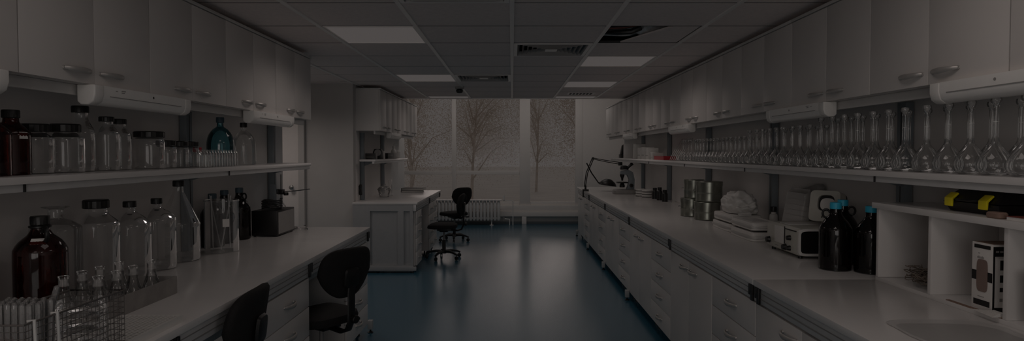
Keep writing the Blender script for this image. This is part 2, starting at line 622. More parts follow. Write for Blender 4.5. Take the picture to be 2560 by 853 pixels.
# open ceiling tile: foil duct, black hose, loose panel
x0, x1, y0, y1 = cell(*OPEN)
t = thing('ceiling_duct', 'crumpled silver duct showing through the open ceiling tile', 'duct', (x0 + 0.30, y0 + 0.45, CZ + 0.02))
pts = [(-0.10 + 0.05 * k, 0.10 - 0.045 * k + 0.02 * math.sin(k), 0.085 + 0.012 * math.sin(k * 1.3)) for k in range(8)]
MB().tube([(-0.25, 0.17, 0.11)] + pts + [(0.33, -0.26, 0.14)], 0.08, 14, radii=[0.08, 0.072, 0.088, 0.074, 0.09, 0.078, 0.088, 0.074, 0.088, 0.08]).build('foil_sleeve', M_FOIL, t)
MB().tube([(-0.26, 0.0, 0.03), (-0.17, -0.06, 0.012), (-0.07, -0.10, 0.010), (0.0, -0.10, 0.04)], 0.022, 10).build('black_hose', M_BLACK, t)
for k in range(3):
    MB().tube([(-0.27, -0.20 - 0.05 * k, 0.004), (-0.15, -0.22 - 0.04 * k, 0.008), (-0.05, -0.2 - 0.03 * k, 0.03)], 0.006, 6).build('cable', M_REDRUB if k == 1 else M_BLACK, t)
from mathutils import noise as _ns
vs, fs = [], []
for a in range(25):
    for b in range(17):
        xx, yy = -0.285 + 0.56 * a / 24, -0.43 + 0.62 * b / 16
        vs.append((xx, yy, 0.012 + 0.16 * (b / 16) ** 1.2 + 0.030 * _ns.noise(Vector((xx * 13, yy * 13, 1.0))) + 0.012 * _ns.noise(Vector((xx * 40, yy * 40, 4.0)))))
for a in range(24):
    for b in range(16):
        fs.append((a * 17 + b, a * 17 + b + 1, (a + 1) * 17 + b + 1, (a + 1) * 17 + b))
MB().add(vs, fs).build('foil_blanket', M_FOIL, t, angle=20)
m = MB().prism([(x0 + 0.47, y0 + 0.01), (x1 - 0.02, y0 + 0.01), (x1 - 0.02, y1 - 0.012), (x0 + 0.20, y1 - 0.012)], CZ + 0.002, CZ + 0.014, 'z')
o = m.build('loose_ceiling_tile', M_CEIL, None, smooth=False)
tag(o, 'loose ceiling tile half covering the open ceiling gap', 'ceiling tile')

# ------------------------------------------------------------------ window wall and door
YW = 13.3
struct('wall_window_sill', B(-3.2, 3.2, YW, YW + 0.15, 0, 0.165), M_WALLD)
struct('trim_1', B(-3.19, 3.19, YW - 0.07, YW, 0.165, 0.272), M_WHITEWALL, bevel=0.004)
struct('trim_2', B(-3.19, 3.19, YW - 0.02, YW - 0.0005, 0.001, 0.05), M_KICK)
struct('trim_3', B(0.21, 0.31, YW - 0.07, YW - 0.021, 0.001, 0.164), M_WHITEWALL, bevel=0.003)
struct('trim_4', B(-3.19, 3.19, YW - 0.03, YW + 0.15, 0.285, 0.40), M_WHITEWALL, bevel=0.004)
struct('wall_window_right', B(1.52, 3.2, YW, YW + 0.15, 0.165, RZ), M_WHITEWALL)
mull = [(-2.95, -2.72), (-1.29, -1.20), (0.165, 0.39), (1.36, 1.52)]
for k in range(3):
    xa, xb = mull[k][1], mull[k + 1][0]
    fr = MB()
    fr.box(mull[k][0] if k == 0 else mull[k][0] + 0.001, xa, YW, YW + 0.12, 0.401, RZ - 0.002)
    if k == 2:
        fr.box(xb, mull[3][1] - 0.001, YW, YW + 0.12, 0.401, RZ - 0.002)
    fr.box(xa, xb, YW + 0.02, YW + 0.10, 0.401, 0.47)
    fr.box(xa, xb, YW + 0.02, YW + 0.10, RZ - 0.1, RZ - 0.002)
    if k < 2:
        fr.box(xa, xb, YW + 0.02, YW + 0.10, 1.06, 1.14)
    w = struct('window_%d' % (k + 1), fr, M_WHITEWALL, bevel=0.003)
    B(xa + 0.001, xb - 0.001, YW + 0.055, YW + 0.060, 0.471, RZ - 0.101).build('window_pane', G_PANE, w, smooth=False)
struct('wall_window_left', B(-3.2, -2.951, YW, YW + 0.15, 0.401, RZ), M_WHITEWALL)

dr = struct('door_1', B(-3.52, -2.72, 7.885, 7.925, 0.005, 2.05), M_WHITEWALL, bevel=0.003)
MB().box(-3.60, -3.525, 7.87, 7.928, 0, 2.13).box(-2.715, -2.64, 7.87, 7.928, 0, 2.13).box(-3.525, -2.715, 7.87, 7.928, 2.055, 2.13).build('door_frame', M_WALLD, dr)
hk = MB().lathe(soften([(0.012, 0), (0.012, 0.03), (0.028, 0.045), (0.03, 0.06), (0.018, 0.072), (0.001, 0.074)]), seg=20)
hk.xform(Matrix.Translation((-2.79, 7.884, 1.09)) @ Matrix.Rotation(PI / 2, 4, 'X'))
hk.build('door_knob', M_STEEL, dr)

# radiator under the window and its pipes
t = thing('radiator', 'white ribbed radiator under the window behind the swivel chairs', 'radiator', (-0.98, 13.06, 0))
for k in range(20):
    x = -0.70 + k * 0.0735
    superstack(MB(), [(0.022, 0.045, 0.10), (0.031, 0.052, 0.115), (0.031, 0.052, 0.46), (0.029, 0.05, 0.50), (0.02, 0.04, 0.515)], 3, 16).build('rib', M_RAD, t, loc=(x, 0, 0))
MB().box(-0.735, 0.735, -0.02, 0.02, 0.13, 0.17).box(-0.735, 0.735, -0.02, 0.02, 0.42, 0.46).build('header', M_RAD, t)
for x in (-0.6, 0.55):
    MB().cyl(x, 0, 0, 0.10, 0.014, 12).box(x - 0.04, x + 0.04, -0.04, 0.04, 0, 0.008).build('foot', M_RAD, t)
B(-0.76, 0.76, -0.075, 0.075, 0.52, 0.54).build('shelf_cap', M_RAD, t, bevel=0.004)
t = thing('heating_pipe', 'thin white heating pipe rising from the floor beside the radiator', 'pipe', (0.02, 13.1, 0))
MB().tube([(0, 0, 0), (0, 0, 0.50), (-0.02, 0, 0.515), (-0.21, 0, 0.515)], 0.011, 10).build('riser', M_RAD, t)
MB().tube([(-0.07, 0, 0), (-0.07, 0, 0.12), (-0.2, 0, 0.13)], 0.011, 10).build('return_pipe', M_RAD, t)
MB().cyl(-0.19, 0, 0.10, 0.16, 0.02, 12).build('valve', M_GREYP, t)
MB().lathe([(0.02, 0), (0.02, 0.10)], -0.19, 0, 14, 0.527).build('thermostat', M_RAD, t)

# ------------------------------------------------------------------ outside: pale ground and trees beyond the glass
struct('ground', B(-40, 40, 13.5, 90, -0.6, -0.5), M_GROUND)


def tree(x, y, h, spread, n, seed, label):
    rnd = random.Random(seed)
    t = thing('tree', label, 'tree', (x, y, -0.5), 0, 'trees outside the window')
    tr = MB()
    top = Vector((rnd.uniform(-0.3, 0.3), rnd.uniform(-0.3, 0.3), h * 0.75))
    tr.tube([(0, 0, 0), (0.05, 0, h * 0.2), top * 0.55, top], 0.1, 10, radii=[0.075, 0.055, 0.04, 0.012])
    tips = []
    for k in range(16):
        z0 = h * rnd.uniform(0.10, 0.62)
        a = rnd.uniform(0, 2 * PI)
        L = spread * rnd.uniform(0.6, 1.1)
        s = Vector((0.05, 0, z0))
        e = Vector((math.cos(a) * L, math.sin(a) * L, z0 + h * rnd.uniform(0.05, 0.3)))
        mid = (s + e) / 2 + Vector((0, 0, h * 0.05))
        tr.tube([s, mid, e], 0.03, 6, radii=[0.032, 0.018, 0.005])
        tips += [mid, e, (mid + e) / 2, (s + mid) / 2]
    tr.build('trunk', M_BARK, t)
    lf = MB()
    for k in range(n):
        c = rnd.choice(tips) + Vector((rnd.gauss(0, spread * 0.26), rnd.gauss(0, spread * 0.26), rnd.gauss(0, h * 0.085)))
        u = Vector((rnd.uniform(-1, 1), rnd.uniform(-1, 1), rnd.uniform(-1, 1))).normalized()
        w = u.cross(Vector((rnd.uniform(-1, 1), rnd.uniform(-1, 1), rnd.uniform(-1, 1)))).normalized()
        s = rnd.uniform(0.014, 0.032)
        lf.add([c - u * s, c + w * s * 0.55, c + u * s, c - w * s * 0.55], [(0, 1, 2, 3)])
    lf.build('foliage', M_LEAF, t, smooth=False)


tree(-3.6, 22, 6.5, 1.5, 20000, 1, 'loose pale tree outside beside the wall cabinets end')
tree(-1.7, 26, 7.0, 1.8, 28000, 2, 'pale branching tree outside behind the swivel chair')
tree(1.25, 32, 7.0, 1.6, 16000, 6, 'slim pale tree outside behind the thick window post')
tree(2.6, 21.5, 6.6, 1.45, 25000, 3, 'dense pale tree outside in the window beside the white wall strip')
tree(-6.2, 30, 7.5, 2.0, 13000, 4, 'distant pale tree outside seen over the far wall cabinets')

# ================================================================== FURNITURE
def handle_mb(L=0.15, out=0.030, cx=0.0, cz=0.0, y=0.0):
    pts, rad = [], []
    for k in range(13):
        u = -1 + 2 * k / 12
        pts.append((cx + u * L / 2, y - out * (1 - u * u) ** 0.6, cz - 0.004 * (1 - u * u)))
        rad.append(0.0035 + 0.0035 * (1 - abs(u)) ** 0.7)
    m = MB().tube(pts, 0.008, 10, radii=rad, flat=1.9)
    for s in (-1, 1):
        m.lathe([(0.008, y - 0.006), (0.009, y - 0.0001)], cx + s * L * 0.475, 0, 12, cz - 0.001, 'y')
    return m


FRONT_RIGHT = -PI / 2      # local -y faces -X
FRONT_LEFT = PI / 2        # local -y faces +X


def make_wall_cabinet(w, label):
    t = thing('wall_cabinet', label, 'wall cabinet', group='white wall cabinets')
    h, d = 0.536, 0.31
    m = MB().box(-w / 2 + 0.001, -w / 2 + 0.019, 0, d, 0, h).box(w / 2 - 0.019, w / 2 - 0.001, 0, d, 0, h)
    m.box(-w / 2 + 0.019, w / 2 - 0.019, 0, d, 0, 0.018).box(-w / 2 + 0.019, w / 2 - 0.019, 0, d, h - 0.018, h)
    m.box(-w / 2 + 0.019, w / 2 - 0.019, d - 0.012, d, 0.018, h - 0.018)
    m.build('carcass', M_CAB, t, smooth=False)
    B(-w / 2 + 0.0006, w / 2 - 0.0006, -0.026, d, h + 0.0005, h + 0.018).build('cornice', M_TRIMC, t, bevel=0.002)
    for s in (-1, 1):
        xa, xb = (-w / 2 + 0.003, -0.0018) if s < 0 else (0.0018, w / 2 - 0.003)
        dd = B(xa, xb, -0.019, -0.001, 0.001, h - 0.004).build('door', M_CAB, t, bevel=0.0015)
        handle_mb(0.155, 0.030, s * (0.03 + 0.078), 0.052, -0.0192).build('handle', M_HANDLE, dd)
    return t


ZC = 1.817
W1 = 0.81
proto = make_wall_cabinet(W1, 'wall cabinet above the brown jug, end one by the grey wall corner')
names_l = ['wall cabinet above the brown jug bench, next to its end cabinet',
           'wall cabinet above the capped clear bottles, middle of its row',
           'wall cabinet directly above the brown bottles on the shelf',
           'wall cabinet cut off by the picture edge above the brown bottles']
proto.location = (-1.789, 5.07, ZC)
proto.rotation_euler.z = FRONT_LEFT
for k, lab in enumerate(names_l):
    dup(proto, (-1.789, 5.07 - W1 * (k + 1), ZC), FRONT_LEFT, lab)
W2 = 0.7775
p2 = make_wall_cabinet(W2, 'wall cabinet with side panel beside the grey wall corner')
p2.location = (-1.729, 8.07 + W2 / 2, ZC)
p2.scale.y = 0.965
p2.rotation_euler.z = FRONT_LEFT
for k, lab in enumerate(['wall cabinet over the small black boxes, second past the grey wall corner',
                         'wall cabinet third past the grey wall corner, near the window',
                         'wall cabinet last before the window past the grey wall corner']):
    c = dup(p2, (-1.729, 8.07 + W2 * (k + 1.5), ZC), FRONT_LEFT, lab)
W3 = 0.862
p3 = make_wall_cabinet(W3, 'wall cabinet at the window end above the microscope')
n3 = 12
for k in range(n3):
    y = 11.70 - W3 * (k + 0.5)
    if k == 0:
        p3.location = (1.789, y, ZC)
        p3.rotation_euler.z = FRONT_RIGHT
    else:
        lab = 'wall cabinet above the long flask shelf, %s from the window end' % ORD[k]
        dup(p3, (1.789, y, ZC), FRONT_RIGHT, lab)


# ---- base cabinets: local front at y = 0 faces -y
def base_carcass(t, w, h, d):
    m = MB().box(-w / 2 + 0.001, -w / 2 + 0.019, 0.0, d, 0, h).box(w / 2 - 0.019, w / 2 - 0.001, 0.0, d, 0, h)
    m.box(-w / 2 + 0.019, w / 2 - 0.019, 0.0, d, 0, 0.018).box(-w / 2 + 0.019, w / 2 - 0.019, 0.0, d, h - 0.018, h)
    m.box(-w / 2 + 0.019, w / 2 - 0.019, d - 0.012, d, 0.018, h - 0.018)
    m.build('carcass', M_CAB, t, smooth=False)
    for sx in (-1, 1):
        for yy in (0.06, d - 0.06):
            MB().cyl(sx * (w / 2 - 0.06), yy, -0.079, -0.0005, 0.012, 10).lathe([(0.026, -0.08), (0.022, -0.066)], sx * (w / 2 - 0.06), yy, 14).build('foot', M_BLACK, t)


BH = 0.70


def make_drawers(w, label, d=0.60):
    t = thing('drawer_cabinet', label, 'drawer cabinet', group='white four-drawer base cabinets')
    base_carcass(t, w, BH, d)
    n = 4
    for k in range(n):
        z0 = 0.002 + k * BH / n
        f = B(-w / 2 + 0.003, w / 2 - 0.003, -0.019, -0.001, z0 + 0.001, z0 + BH / n - 0.004).build('drawer', M_CAB, t, bevel=0.0015)
        handle_mb(0.15, 0.030, 0, z0 + BH / n * 0.52, -0.0192).build('handle', M_HANDLE, f)
    return t


def make_doors(w, label, d=0.60):
    t = thing('base_cabinet', label, 'base cabinet', group='white two-door base cabinets')
    base_carcass(t, w, BH, d)
    for s in (-1, 1):
        xa, xb = (-w / 2 + 0.003, -0.0018) if s < 0 else (0.0018, w / 2 - 0.003)
        f = B(xa, xb, -0.019, -0.001, 0.003, BH - 0.004).build('door', M_CAB, t, bevel=0.0015)
        handle_mb(0.15, 0.030, s * 0.11, BH - 0.055, -0.0192).build('handle', M_HANDLE, f)
    return t


XF = 1.239   # carcass plane, doors stand 19 mm proud of it at 1.22
dw, cw = 0.67, 0.98
d_proto = make_drawers(dw, 'four-drawer cabinet under the flask bench, second drawer cabinet from the camera end')
d_proto.location = (XF, 5.08, 0.08)
d_proto.rotation_euler.z = FRONT_RIGHT
for y, lab in ((3.42, 'four-drawer cabinet under the flask bench below the worktop joint'),
               (6.735, 'four-drawer cabinet under the flask bench, third drawer cabinet from the camera end'),
               (8.415, 'four-drawer cabinet under the flask bench, fourth drawer cabinet from the camera end'),
               (10.085, 'four-drawer cabinet under the flask bench below the bench lamp')):
    dup(d_proto, (XF, y, 0.08), FRONT_RIGHT, lab)
c_proto = make_doors(cw, 'two-door base cabinet under the flask bench between the first two drawer cabinets')
c_proto.location = (XF, 4.255, 0.08)
c_proto.rotation_euler.z = FRONT_RIGHT
for y, lab in ((2.59, 'two-door base cabinet under the open cubby end of the flask bench'),
               (5.905, 'two-door base cabinet below the steel drums, between drawer cabinets'),
               (7.575, 'two-door base cabinet below the empty stretch of flask bench'),
               (9.25, 'two-door base cabinet below the microscope'),
               (10.93, 'two-door base cabinet at the window end of the flask bench')):
    dup(c_proto, (XF, y, 0.08), FRONT_RIGHT, lab)
# jug bench: two drawer cabinets with knee spaces between
dup(d_proto, (-XF, 3.37, 0.08), FRONT_LEFT, 'four-drawer cabinet between the two black chairs at the jug bench')
dup(d_proto, (-XF, 4.875, 0.08), FRONT_LEFT, 'four-drawer cabinet at the end of the jug bench beside the black chair')
# bench past the wall corner
d3 = make_drawers(0.43, 'narrow four-drawer cabinet in the bench past the grey wall corner', 0.55)
d3.location = (-XF, 8.13, 0.08)
d3.rotation_euler.z = FRONT_LEFT
dup(d3, (-XF, 9.33, 0.08), FRONT_LEFT, 'narrow four-drawer cabinet behind the swivel chair before the window')
dup(d3, (-XF, 9.78, 0.08), FRONT_LEFT, 'narrow four-drawer cabinet last in the bench before the window')


def bench(name, label, side, y0, y1, xwall, joints, knees=(), feet=()):
    """a laminate worktop on an aluminium front rail; side -1 or 1"""
    s = side
    t = thing(name, label, 'worktop', (s * 1.2, y0, 0.87), 0)
    t['group'] = 'laminate bench worktops'
    L = y1 - y0
    dx = s * (abs(xwall) - 1.2 - 0.004)
    B(0, dx, 0, L, 0, 0.03).build('worktop', M_TOP, t, bevel=0.003)
    r = MB().box(s * 0.018, s * 0.055, 0.003, L - 0.003, -0.082, -0.0005)
    ra = r.build('front_rail', M_ALU, t, bevel=0.002)
    MB().box(s * 0.0155, s * 0.0178, 0.004, L - 0.004, -0.032, -0.028).box(s * 0.0155, s * 0.0178, 0.004, L - 0.004, -0.060, -0.055).build('groove', M_GREYP, ra, smooth=False)
    for y in joints:
        MB().box(s * 0.006, s * 0.0172, y - y0 - 0.014, y - y0 + 0.014, -0.086, -0.004).box(s * 0.004, s * 0.0172, y - y0 + 0.016, y - y0 + 0.034, -0.06, -0.006).build('rail_connector', M_BLACK, t, bevel=0.002)
    for (a, b) in knees:
        B(s * 0.10, s * 0.115, a - y0 + 0.003, b - y0 - 0.003, -0.16, -0.001).build('apron', M_APRON, t)
        B(s * 0.62, s * 0.635, a - y0 + 0.003, b - y0 - 0.003, -0.865, -0.165).build('back_panel', M_FRAME, t)
    for y in feet:
        f = B(-0.025, 0.015, y - y0 - 0.022, y - y0 + 0.022, -0.84, -0.765).build('foot_bracket', M_FRAME, t, bevel=0.003)
        MB().cyl(-0.005, y - y0, -0.858, -0.8405, 0.007, 10).lathe([(0.024, -0.87), (0.024, -0.864), (0.012, -0.857)], -0.005, y - y0, 14).build('levelling_pad', M_BLACK, f)
    return t


bench('bench_worktop', 'laminate worktop carrying the blue-capped brown bottles and steel drums', 1, 3.076, 11.42, XR, [3.11, 4.74, 6.40, 8.07, 9.745], (), [6.40, 8.07, 9.745, 11.38])
bench('bench_worktop', 'laminate worktop under the open white cubby', 1, 1.25, 3.070, XR, [3.03])
bench('bench_worktop', 'laminate worktop carrying the brown jug and clear bottles', -1, 1.25, 5.24, XL, [3.70, 5.2, 2.2], [(1.3, 3.03), (3.715, 4.53)], [5.236])
bench('bench_worktop', 'laminate worktop past the grey wall corner with the open books', -1, 7.84, 10.42, XLF, [10.38, 9.1], [(8.35, 9.11)])


# end frame of the bench past the corner, two panels set in a painted frame
t = thing('bench_end_frame', 'painted frame with two inset panels closing the bench past the grey wall corner', 'bench end', (-1.6, 7.84, 0))
X = lambda v: v + 1.6
fr = MB()
for a, b in ((-2.02, -1.80), (-1.45, -1.375), (-1.295, -1.258)):
    fr.box(X(a), X(b), 0.004, 0.05, 0.02, 0.868)
for a, b in ((-1.80, -1.45), (-1.375, -1.295)):
    fr.box(X(a), X(b), 0.004, 0.05, 0.02, 0.10).box(X(a), X(b), 0.004, 0.05, 0.79, 0.868)
fr.build('frame', M_FRAME, t)
B(X(-1.799), X(-1.451), 0.025, 0.04, 0.101, 0.789).build('panel', M_FRAME, t)
B(X(-1.374), X(-1.296), 0.025, 0.04, 0.101, 0.789).build('panel', M_FRAME, t)
B(X(-2.02), X(-1.215), -0.012, 0.003, 0.03, 0.085).build('bottom_rail', M_FRAME, t, bevel=0.002)
for x in (-1.95, -1.27):
    MB().cyl(X(x), 0.027, 0, 0.0195, 0.018, 12).build('foot', M_BLACK, t)


# ---- reagent shelves on uprights
def shelf(label, side, y0, y1, xback, ups, joints, where):
    s = side
    t = thing('reagent_shelf', label, 'shelf', (s * 1.77, y0, 1.442))
    L = y1 - y0
    db = abs(xback) - 1.77 - 0.055
    B(0, s * db, 0, L, -0.027, 0).build('shelf_board', M_TOP, t, bevel=0.002)
    B(s * 0.012, s * 0.04, 0.002, L - 0.002, -0.056, -0.0275).build('front_rail', M_ALU, t, bevel=0.002)
    for y in joints:
        B(s * 0.006, s * 0.0118, y - y0 - 0.004, y - y0 + 0.004, -0.056, -0.0275).build('rail_joint', M_BLACK, t)
    for k, y in enumerate(ups):
        u = thing('upright_post', 'dark shelf upright %s, %s from the camera end' % (where, ORD[k]), 'upright post', (s * (1.77 + db + 0.025), y, 0.9005), 0, 'shelf uprights')
        B(-0.022, 0.022, -0.035, 0.035, 0, 0.895).build('post', M_UPR, u, bevel=0.002)
        MB().box(-0.0005 - 0.022, 0.0005 - 0.022 if s > 0 else 0.001 - 0.022, -0.004, 0.004, 0.02, 0.87).build('slot_line', M_BLACK, u, smooth=False) if s > 0 else MB().box(0.0215, 0.0225, -0.004, 0.004, 0.02, 0.87).build('slot_line', M_BLACK, u, smooth=False)
        MB().prism([(-s * 0.0225, 0.513), (-s * min(0.26, db - 0.02), 0.513), (-s * 0.0225, 0.45)], -0.006, 0.006, 'y').build('bracket', M_UPR, u)
    return t


shelf('long white shelf lined with volumetric flasks', 1, 1.2, 11.15, XR, [1.65, 3.30, 4.95, 6.60, 8.25, 9.90], [3.04, 4.74, 6.4, 8.07], 'behind the flask bench')
shelf('white shelf of brown and clear bottles above the brown jug', -1, 1.2, 5.46, XL, [2.33, 3.98, 5.40], [2.26, 3.9], 'behind the brown jug bench')
shelf('short white shelf of small black boxes past the grey wall corner', -1, 8.02, 10.5, XLF, [8.3, 9.6], [], 'past the grey wall corner')


def lightrail(label, side, y0, y1, x=1.83):
    s = side
    o = B(s * x, s * (x + 0.02), y0, y1, 1.772, 1.8165).build('light_rail', M_TRIMC, None, bevel=0.002)
    tag(o, label, 'rail', 'rails under the wall cabinets')


lightrail('pale rail under the wall cabinets above the flasks', 1, 1.36, 11.69)
lightrail('pale rail under the wall cabinets above the brown jug', -1, 1.43, 5.46)
lightrail('pale rail under the wall cabinets past the grey wall corner', -1, 8.08, 11.17, 1.78)


def striplamp(label, side, y0, y1, x=1.745):
    s = side
    t = thing('strip_lamp', label, 'strip lamp', (s * x, y0, 1.8165), 0, 'strip lamps under the wall cabinets')
    L = y1 - y0
    prof = [(0.0, 0.0), (0.0, -0.04), (0.008, -0.068), (0.028, -0.083), (0.06, -0.083), (0.075, -0.07), (0.075, 0.0)]
    MB().prism([(s * a, b) for a, b in prof], 0.06, L - 0.06, 'y').build('lens', M_LENS, t, angle=50)
    MB().prism([(s * (a - 0.002 if a < 0.01 else a), b * 1.015) for a, b in prof], 0, 0.059, 'y').build('end_cap', M_LIGHTBODY, t, bevel=0.006, angle=60)
    MB().prism([(s * (a - 0.002 if a < 0.01 else a), b * 1.015) for a, b in prof], L - 0.059, L, 'y').build('end_cap', M_LIGHTBODY, t, bevel=0.006, angle=60)
    B(-s * 0.0012, s * 0.001, 0.1, L - 0.1, -0.045, -0.042).build('seam', M_GREYP, t)
    MB().lathe([(0.006, -0.0015), (0.006, 0.0)], 0, L * 0.55, 12, -0.02, 'x').build('switch', M_GREYP, t)
    for k, (w, dz) in enumerate(((0.012, 0.0), (0.03, 0.004), (0.022, -0.004))):
        yy = 0.16 + (0.0 if k == 0 else 0.02)
        B(-s * 0.0012, s * 0.001, yy - (0.02 if k == 0 else 0), yy - (0.02 if k == 0 else 0) + w, -0.018 + dz, -0.014 + dz).build('logo_print', M_GREYP, t)
    return t


striplamp('white strip lamp above the clear capped bottles', -1, 2.60, 3.38)
striplamp('white strip lamp at the wall corner end above the teal bottle', -1, 4.20, 4.98)
striplamp('white strip lamp cut off by the picture edge above the brown bottles', -1, 1.38, 2.16)
striplamp('white strip lamp above the flasks over the cubby end', 1, 1.82, 2.60)
striplamp('white strip lamp above the middle of the flask row', 1, 3.48, 4.27)
striplamp('white strip lamp above the thin far flasks', 1, 6.15, 6.93)
striplamp('white strip lamp above the red tray and white boxes', 1, 9.0, 9.78)
striplamp('white strip lamp above the small black boxes past the wall corner', -1, 8.75, 9.53, 1.70)


# ---- swivel chairs: faces -y, backrest towards +y
def make_chair(label):
    t = thing('swivel_chair', label, 'office chair', group='black swivel chairs')
    st = MB()
    for k in range(5):
        a = 2 * PI * k / 5 + 0.928
        c, s = math.cos(a), math.sin(a)
        st.tube([(c * 0.03, s * 0.03, 0.105), (c * 0.12, s * 0.12, 0.108), (c * 0.20, s * 0.20, 0.095), (c * 0.262, s * 0.262, 0.073)], 0.02, 8, radii=[0.030, 0.026, 0.021, 0.017], flat=0.75)
    st.lathe([(0.035, 0.075), (0.045, 0.085), (0.042, 0.125), (0.03, 0.135)], seg=20)
    st.build('star_base', M_BLACK, t)
    for k in range(5):
        a = 2 * PI * k / 5 + 0.928
        c, s = math.cos(a), math.sin(a)
        m = MB().cyl(0.25, 0, 0.035, 0.066, 0.007, 8)
        for yy in (-0.016, 0.004):
            m.lathe(soften([(0.014, 0), (0.025, 0.002), (0.0275, 0.006), (0.025, 0.010), (0.014, 0.012)], 2), 0.25, yy, 18, 0.0275, 'y')
        m.box(0.236, 0.264, -0.004, 0.004, 0.02, 0.05)
        m.xform(Matrix.Rotation(a, 4, 'Z'))
        m.build('caster', M_BLACK, t)
    MB().cyl(0, 0, 0.135, 0.27, 0.026, 18).build('column_sleeve', M_BLACK, t)
    MB().cyl(0, 0, 0.2705, 0.405, 0.014, 14).build('gas_column', M_GREYP, t)
    m = MB().box(-0.07, 0.07, -0.09, 0.11, 0.405, 0.44).prism([(-0.05, 0.405), (0.05, 0.405), (0.03, 0.385), (-0.03, 0.385)], -0.06, 0.06, 'y')
    mech = m.build('mechanism', M_BLACK, t, bevel=0.006)
    MB().tube([(-0.071, 0.05, 0.415), (-0.17, 0.055, 0.412), (-0.215, 0.06, 0.408)], 0.007, 8).lathe([(0.012, -0.265), (0.013, -0.22), (0.010, -0.21)], 0.0, 0.06, 12, 0.408, 'x').build('lever', M_BLACK, mech)
    seat = superstack(MB(), [(0.19, 0.18, 0.4405), (0.215, 0.205, 0.447), (0.222, 0.212, 0.470), (0.215, 0.205, 0.497), (0.19, 0.18, 0.508), (0.12, 0.11, 0.513)], 3.2, 40)
    seat.v = [(x, y - 0.02, z - (0.02 * max(0, -y - 0.12) / 0.1 if z > 0.45 else 0)) for x, y, z in seat.v]
    seat.build('seat', M_FABRIC, t)
    # J-shaped back bar with tightening knob
    path = [(0, 0.08, 0.415), (0, 0.20, 0.405), (0, 0.255, 0.425), (0, 0.282, 0.48), (0, 0.285, 0.56), (0, 0.287, 0.66), (0, 0.296, 0.76)]
    sp = MB()
    for i in range(len(path) - 1):
        pass
    sp.tube(path, 0.03, 10, flat=0.42)
    # ribbon lies flat: swap to broad face outwards
    sp.build('back_bar', M_BLACK, t)
    MB().lathe(soften([(0.012, 0), (0.024, 0.008), (0.026, 0.03), (0.018, 0.036), (0.001, 0.037)]), 0, 0.298, 18, 0.50, 'y').build('height_knob', M_BLACK, t)
    superstack(MB(), [(0.05, 0.055, 0.0), (0.058, 0.065, 0.004), (0.052, 0.058, 0.016), (0.03, 0.035, 0.022)], 4, 24).xform(
        Matrix.Translation((0, 0.288, 0.755)) @ Matrix.Rotation(-PI / 2 - 0.1, 4, 'X')).build('bracket_cover', M_BLACK, t)
    # backrest: shield outline, dished front
    N, K = 44, 7

    def outline(a):
        c, s = math.cos(a), math.sin(a)
        n = 3.6
        x = math.copysign(abs(c) ** (2 / n), c)
        z = math.copysign(abs(s) ** (2 / n), s)
        w = 0.205 + 0.0 * z - (0.092 * max(0, -z) ** 1.2) - 0.012 * max(0, z)
        return x * w, z * 0.158
    vs, fs = [], []

    def layer(scale, yoff):
        for k in range(N):
            x, z = outline(2 * PI * k / N)
            x *= scale
            z *= scale
            y = yoff - 0.75 * x * x + 0.16 * z + 0.35 * z * z
            vs.append((x, y, z))
    for sc_, yo in ((0.08, 0.018), (0.4, 0.019), (0.75, 0.018), (0.93, 0.012), (1.0, 0.0), (0.985, -0.018), (0.92, -0.032), (0.75, -0.038), (0.4, -0.036), (0.08, -0.034)):
        layer(sc_, yo)
    nl = 10
    for i in range(nl - 1):
        for k in range(N):
            k2 = (k + 1) % N
            fs.append((i * N + k, i * N + k2, (i + 1) * N + k2, (i + 1) * N + k))
    fs.append(tuple(range(N))[::-1])
    fs.append(tuple(range((nl - 1) * N, nl * N)))
    m = MB().add(vs, fs)
    m.xform(Matrix.Translation((0, 0.262, 0.785)))
    m.build('backrest', M_FABRIC, t, angle=60)
    return t


ch = make_chair('black swivel chair pushed into the knee space, its whole backrest turned to the aisle')
ch.location = (-1.235, 3.985, 0)
ch.rotation_euler.z = R(-124)
dup(ch, (-1.40, 2.70, 0), R(-88), 'black chair seen edge-on and cut off by the bottom of the picture')
dup(ch, (-0.985, 8.94, 0), R(-92), 'black swivel chair side-on at the knee space past the grey wall corner')
dup(ch, (-1.00, 10.72, 0), R(-140), 'black swivel chair in front of the radiator, its back bar showing')


# ================================================================== GLASSWARE AND BOTTLES
def lathe_part(name, prof, material, parent, seg=32, smooth=2, z=0):
    p = soften(prof, smooth) if smooth else prof
    return MB().lathe(p, 0, 0, seg, z, close=False).build(name, material, parent, angle=50)


def cap_part(parent, r, z0, h, material, ribs=True):
    """ribbed screw cap"""
    m = MB()
    n = 40
    vs, fs = [], []
    prof = [(0.93, 0), (1.0, 0.06), (1.0, 0.86), (0.93, 1.0), (0.5, 1.0)]
    for (k, zz) in prof:
        for i in range(n):
            a = 2 * PI * i / n
            rr = r * k * (0.97 if (ribs and i % 2 and 0.01 < zz < 0.95) else 1.0)
            vs.append((rr * math.cos(a), rr * math.sin(a), z0 + h * zz))
    for j in range(len(prof) - 1):
        for i in range(n):
            i2 = (i + 1) % n
            fs.append((j * n + i, j * n + i2, (j + 1) * n + i2, (j + 1) * n + i))
    fs.append(tuple(range(n))[::-1])
    fs.append(tuple(range((len(prof) - 1) * n, len(prof) * n)))
    m.add(vs, fs)
    return m.build('cap', material, parent, angle=25)


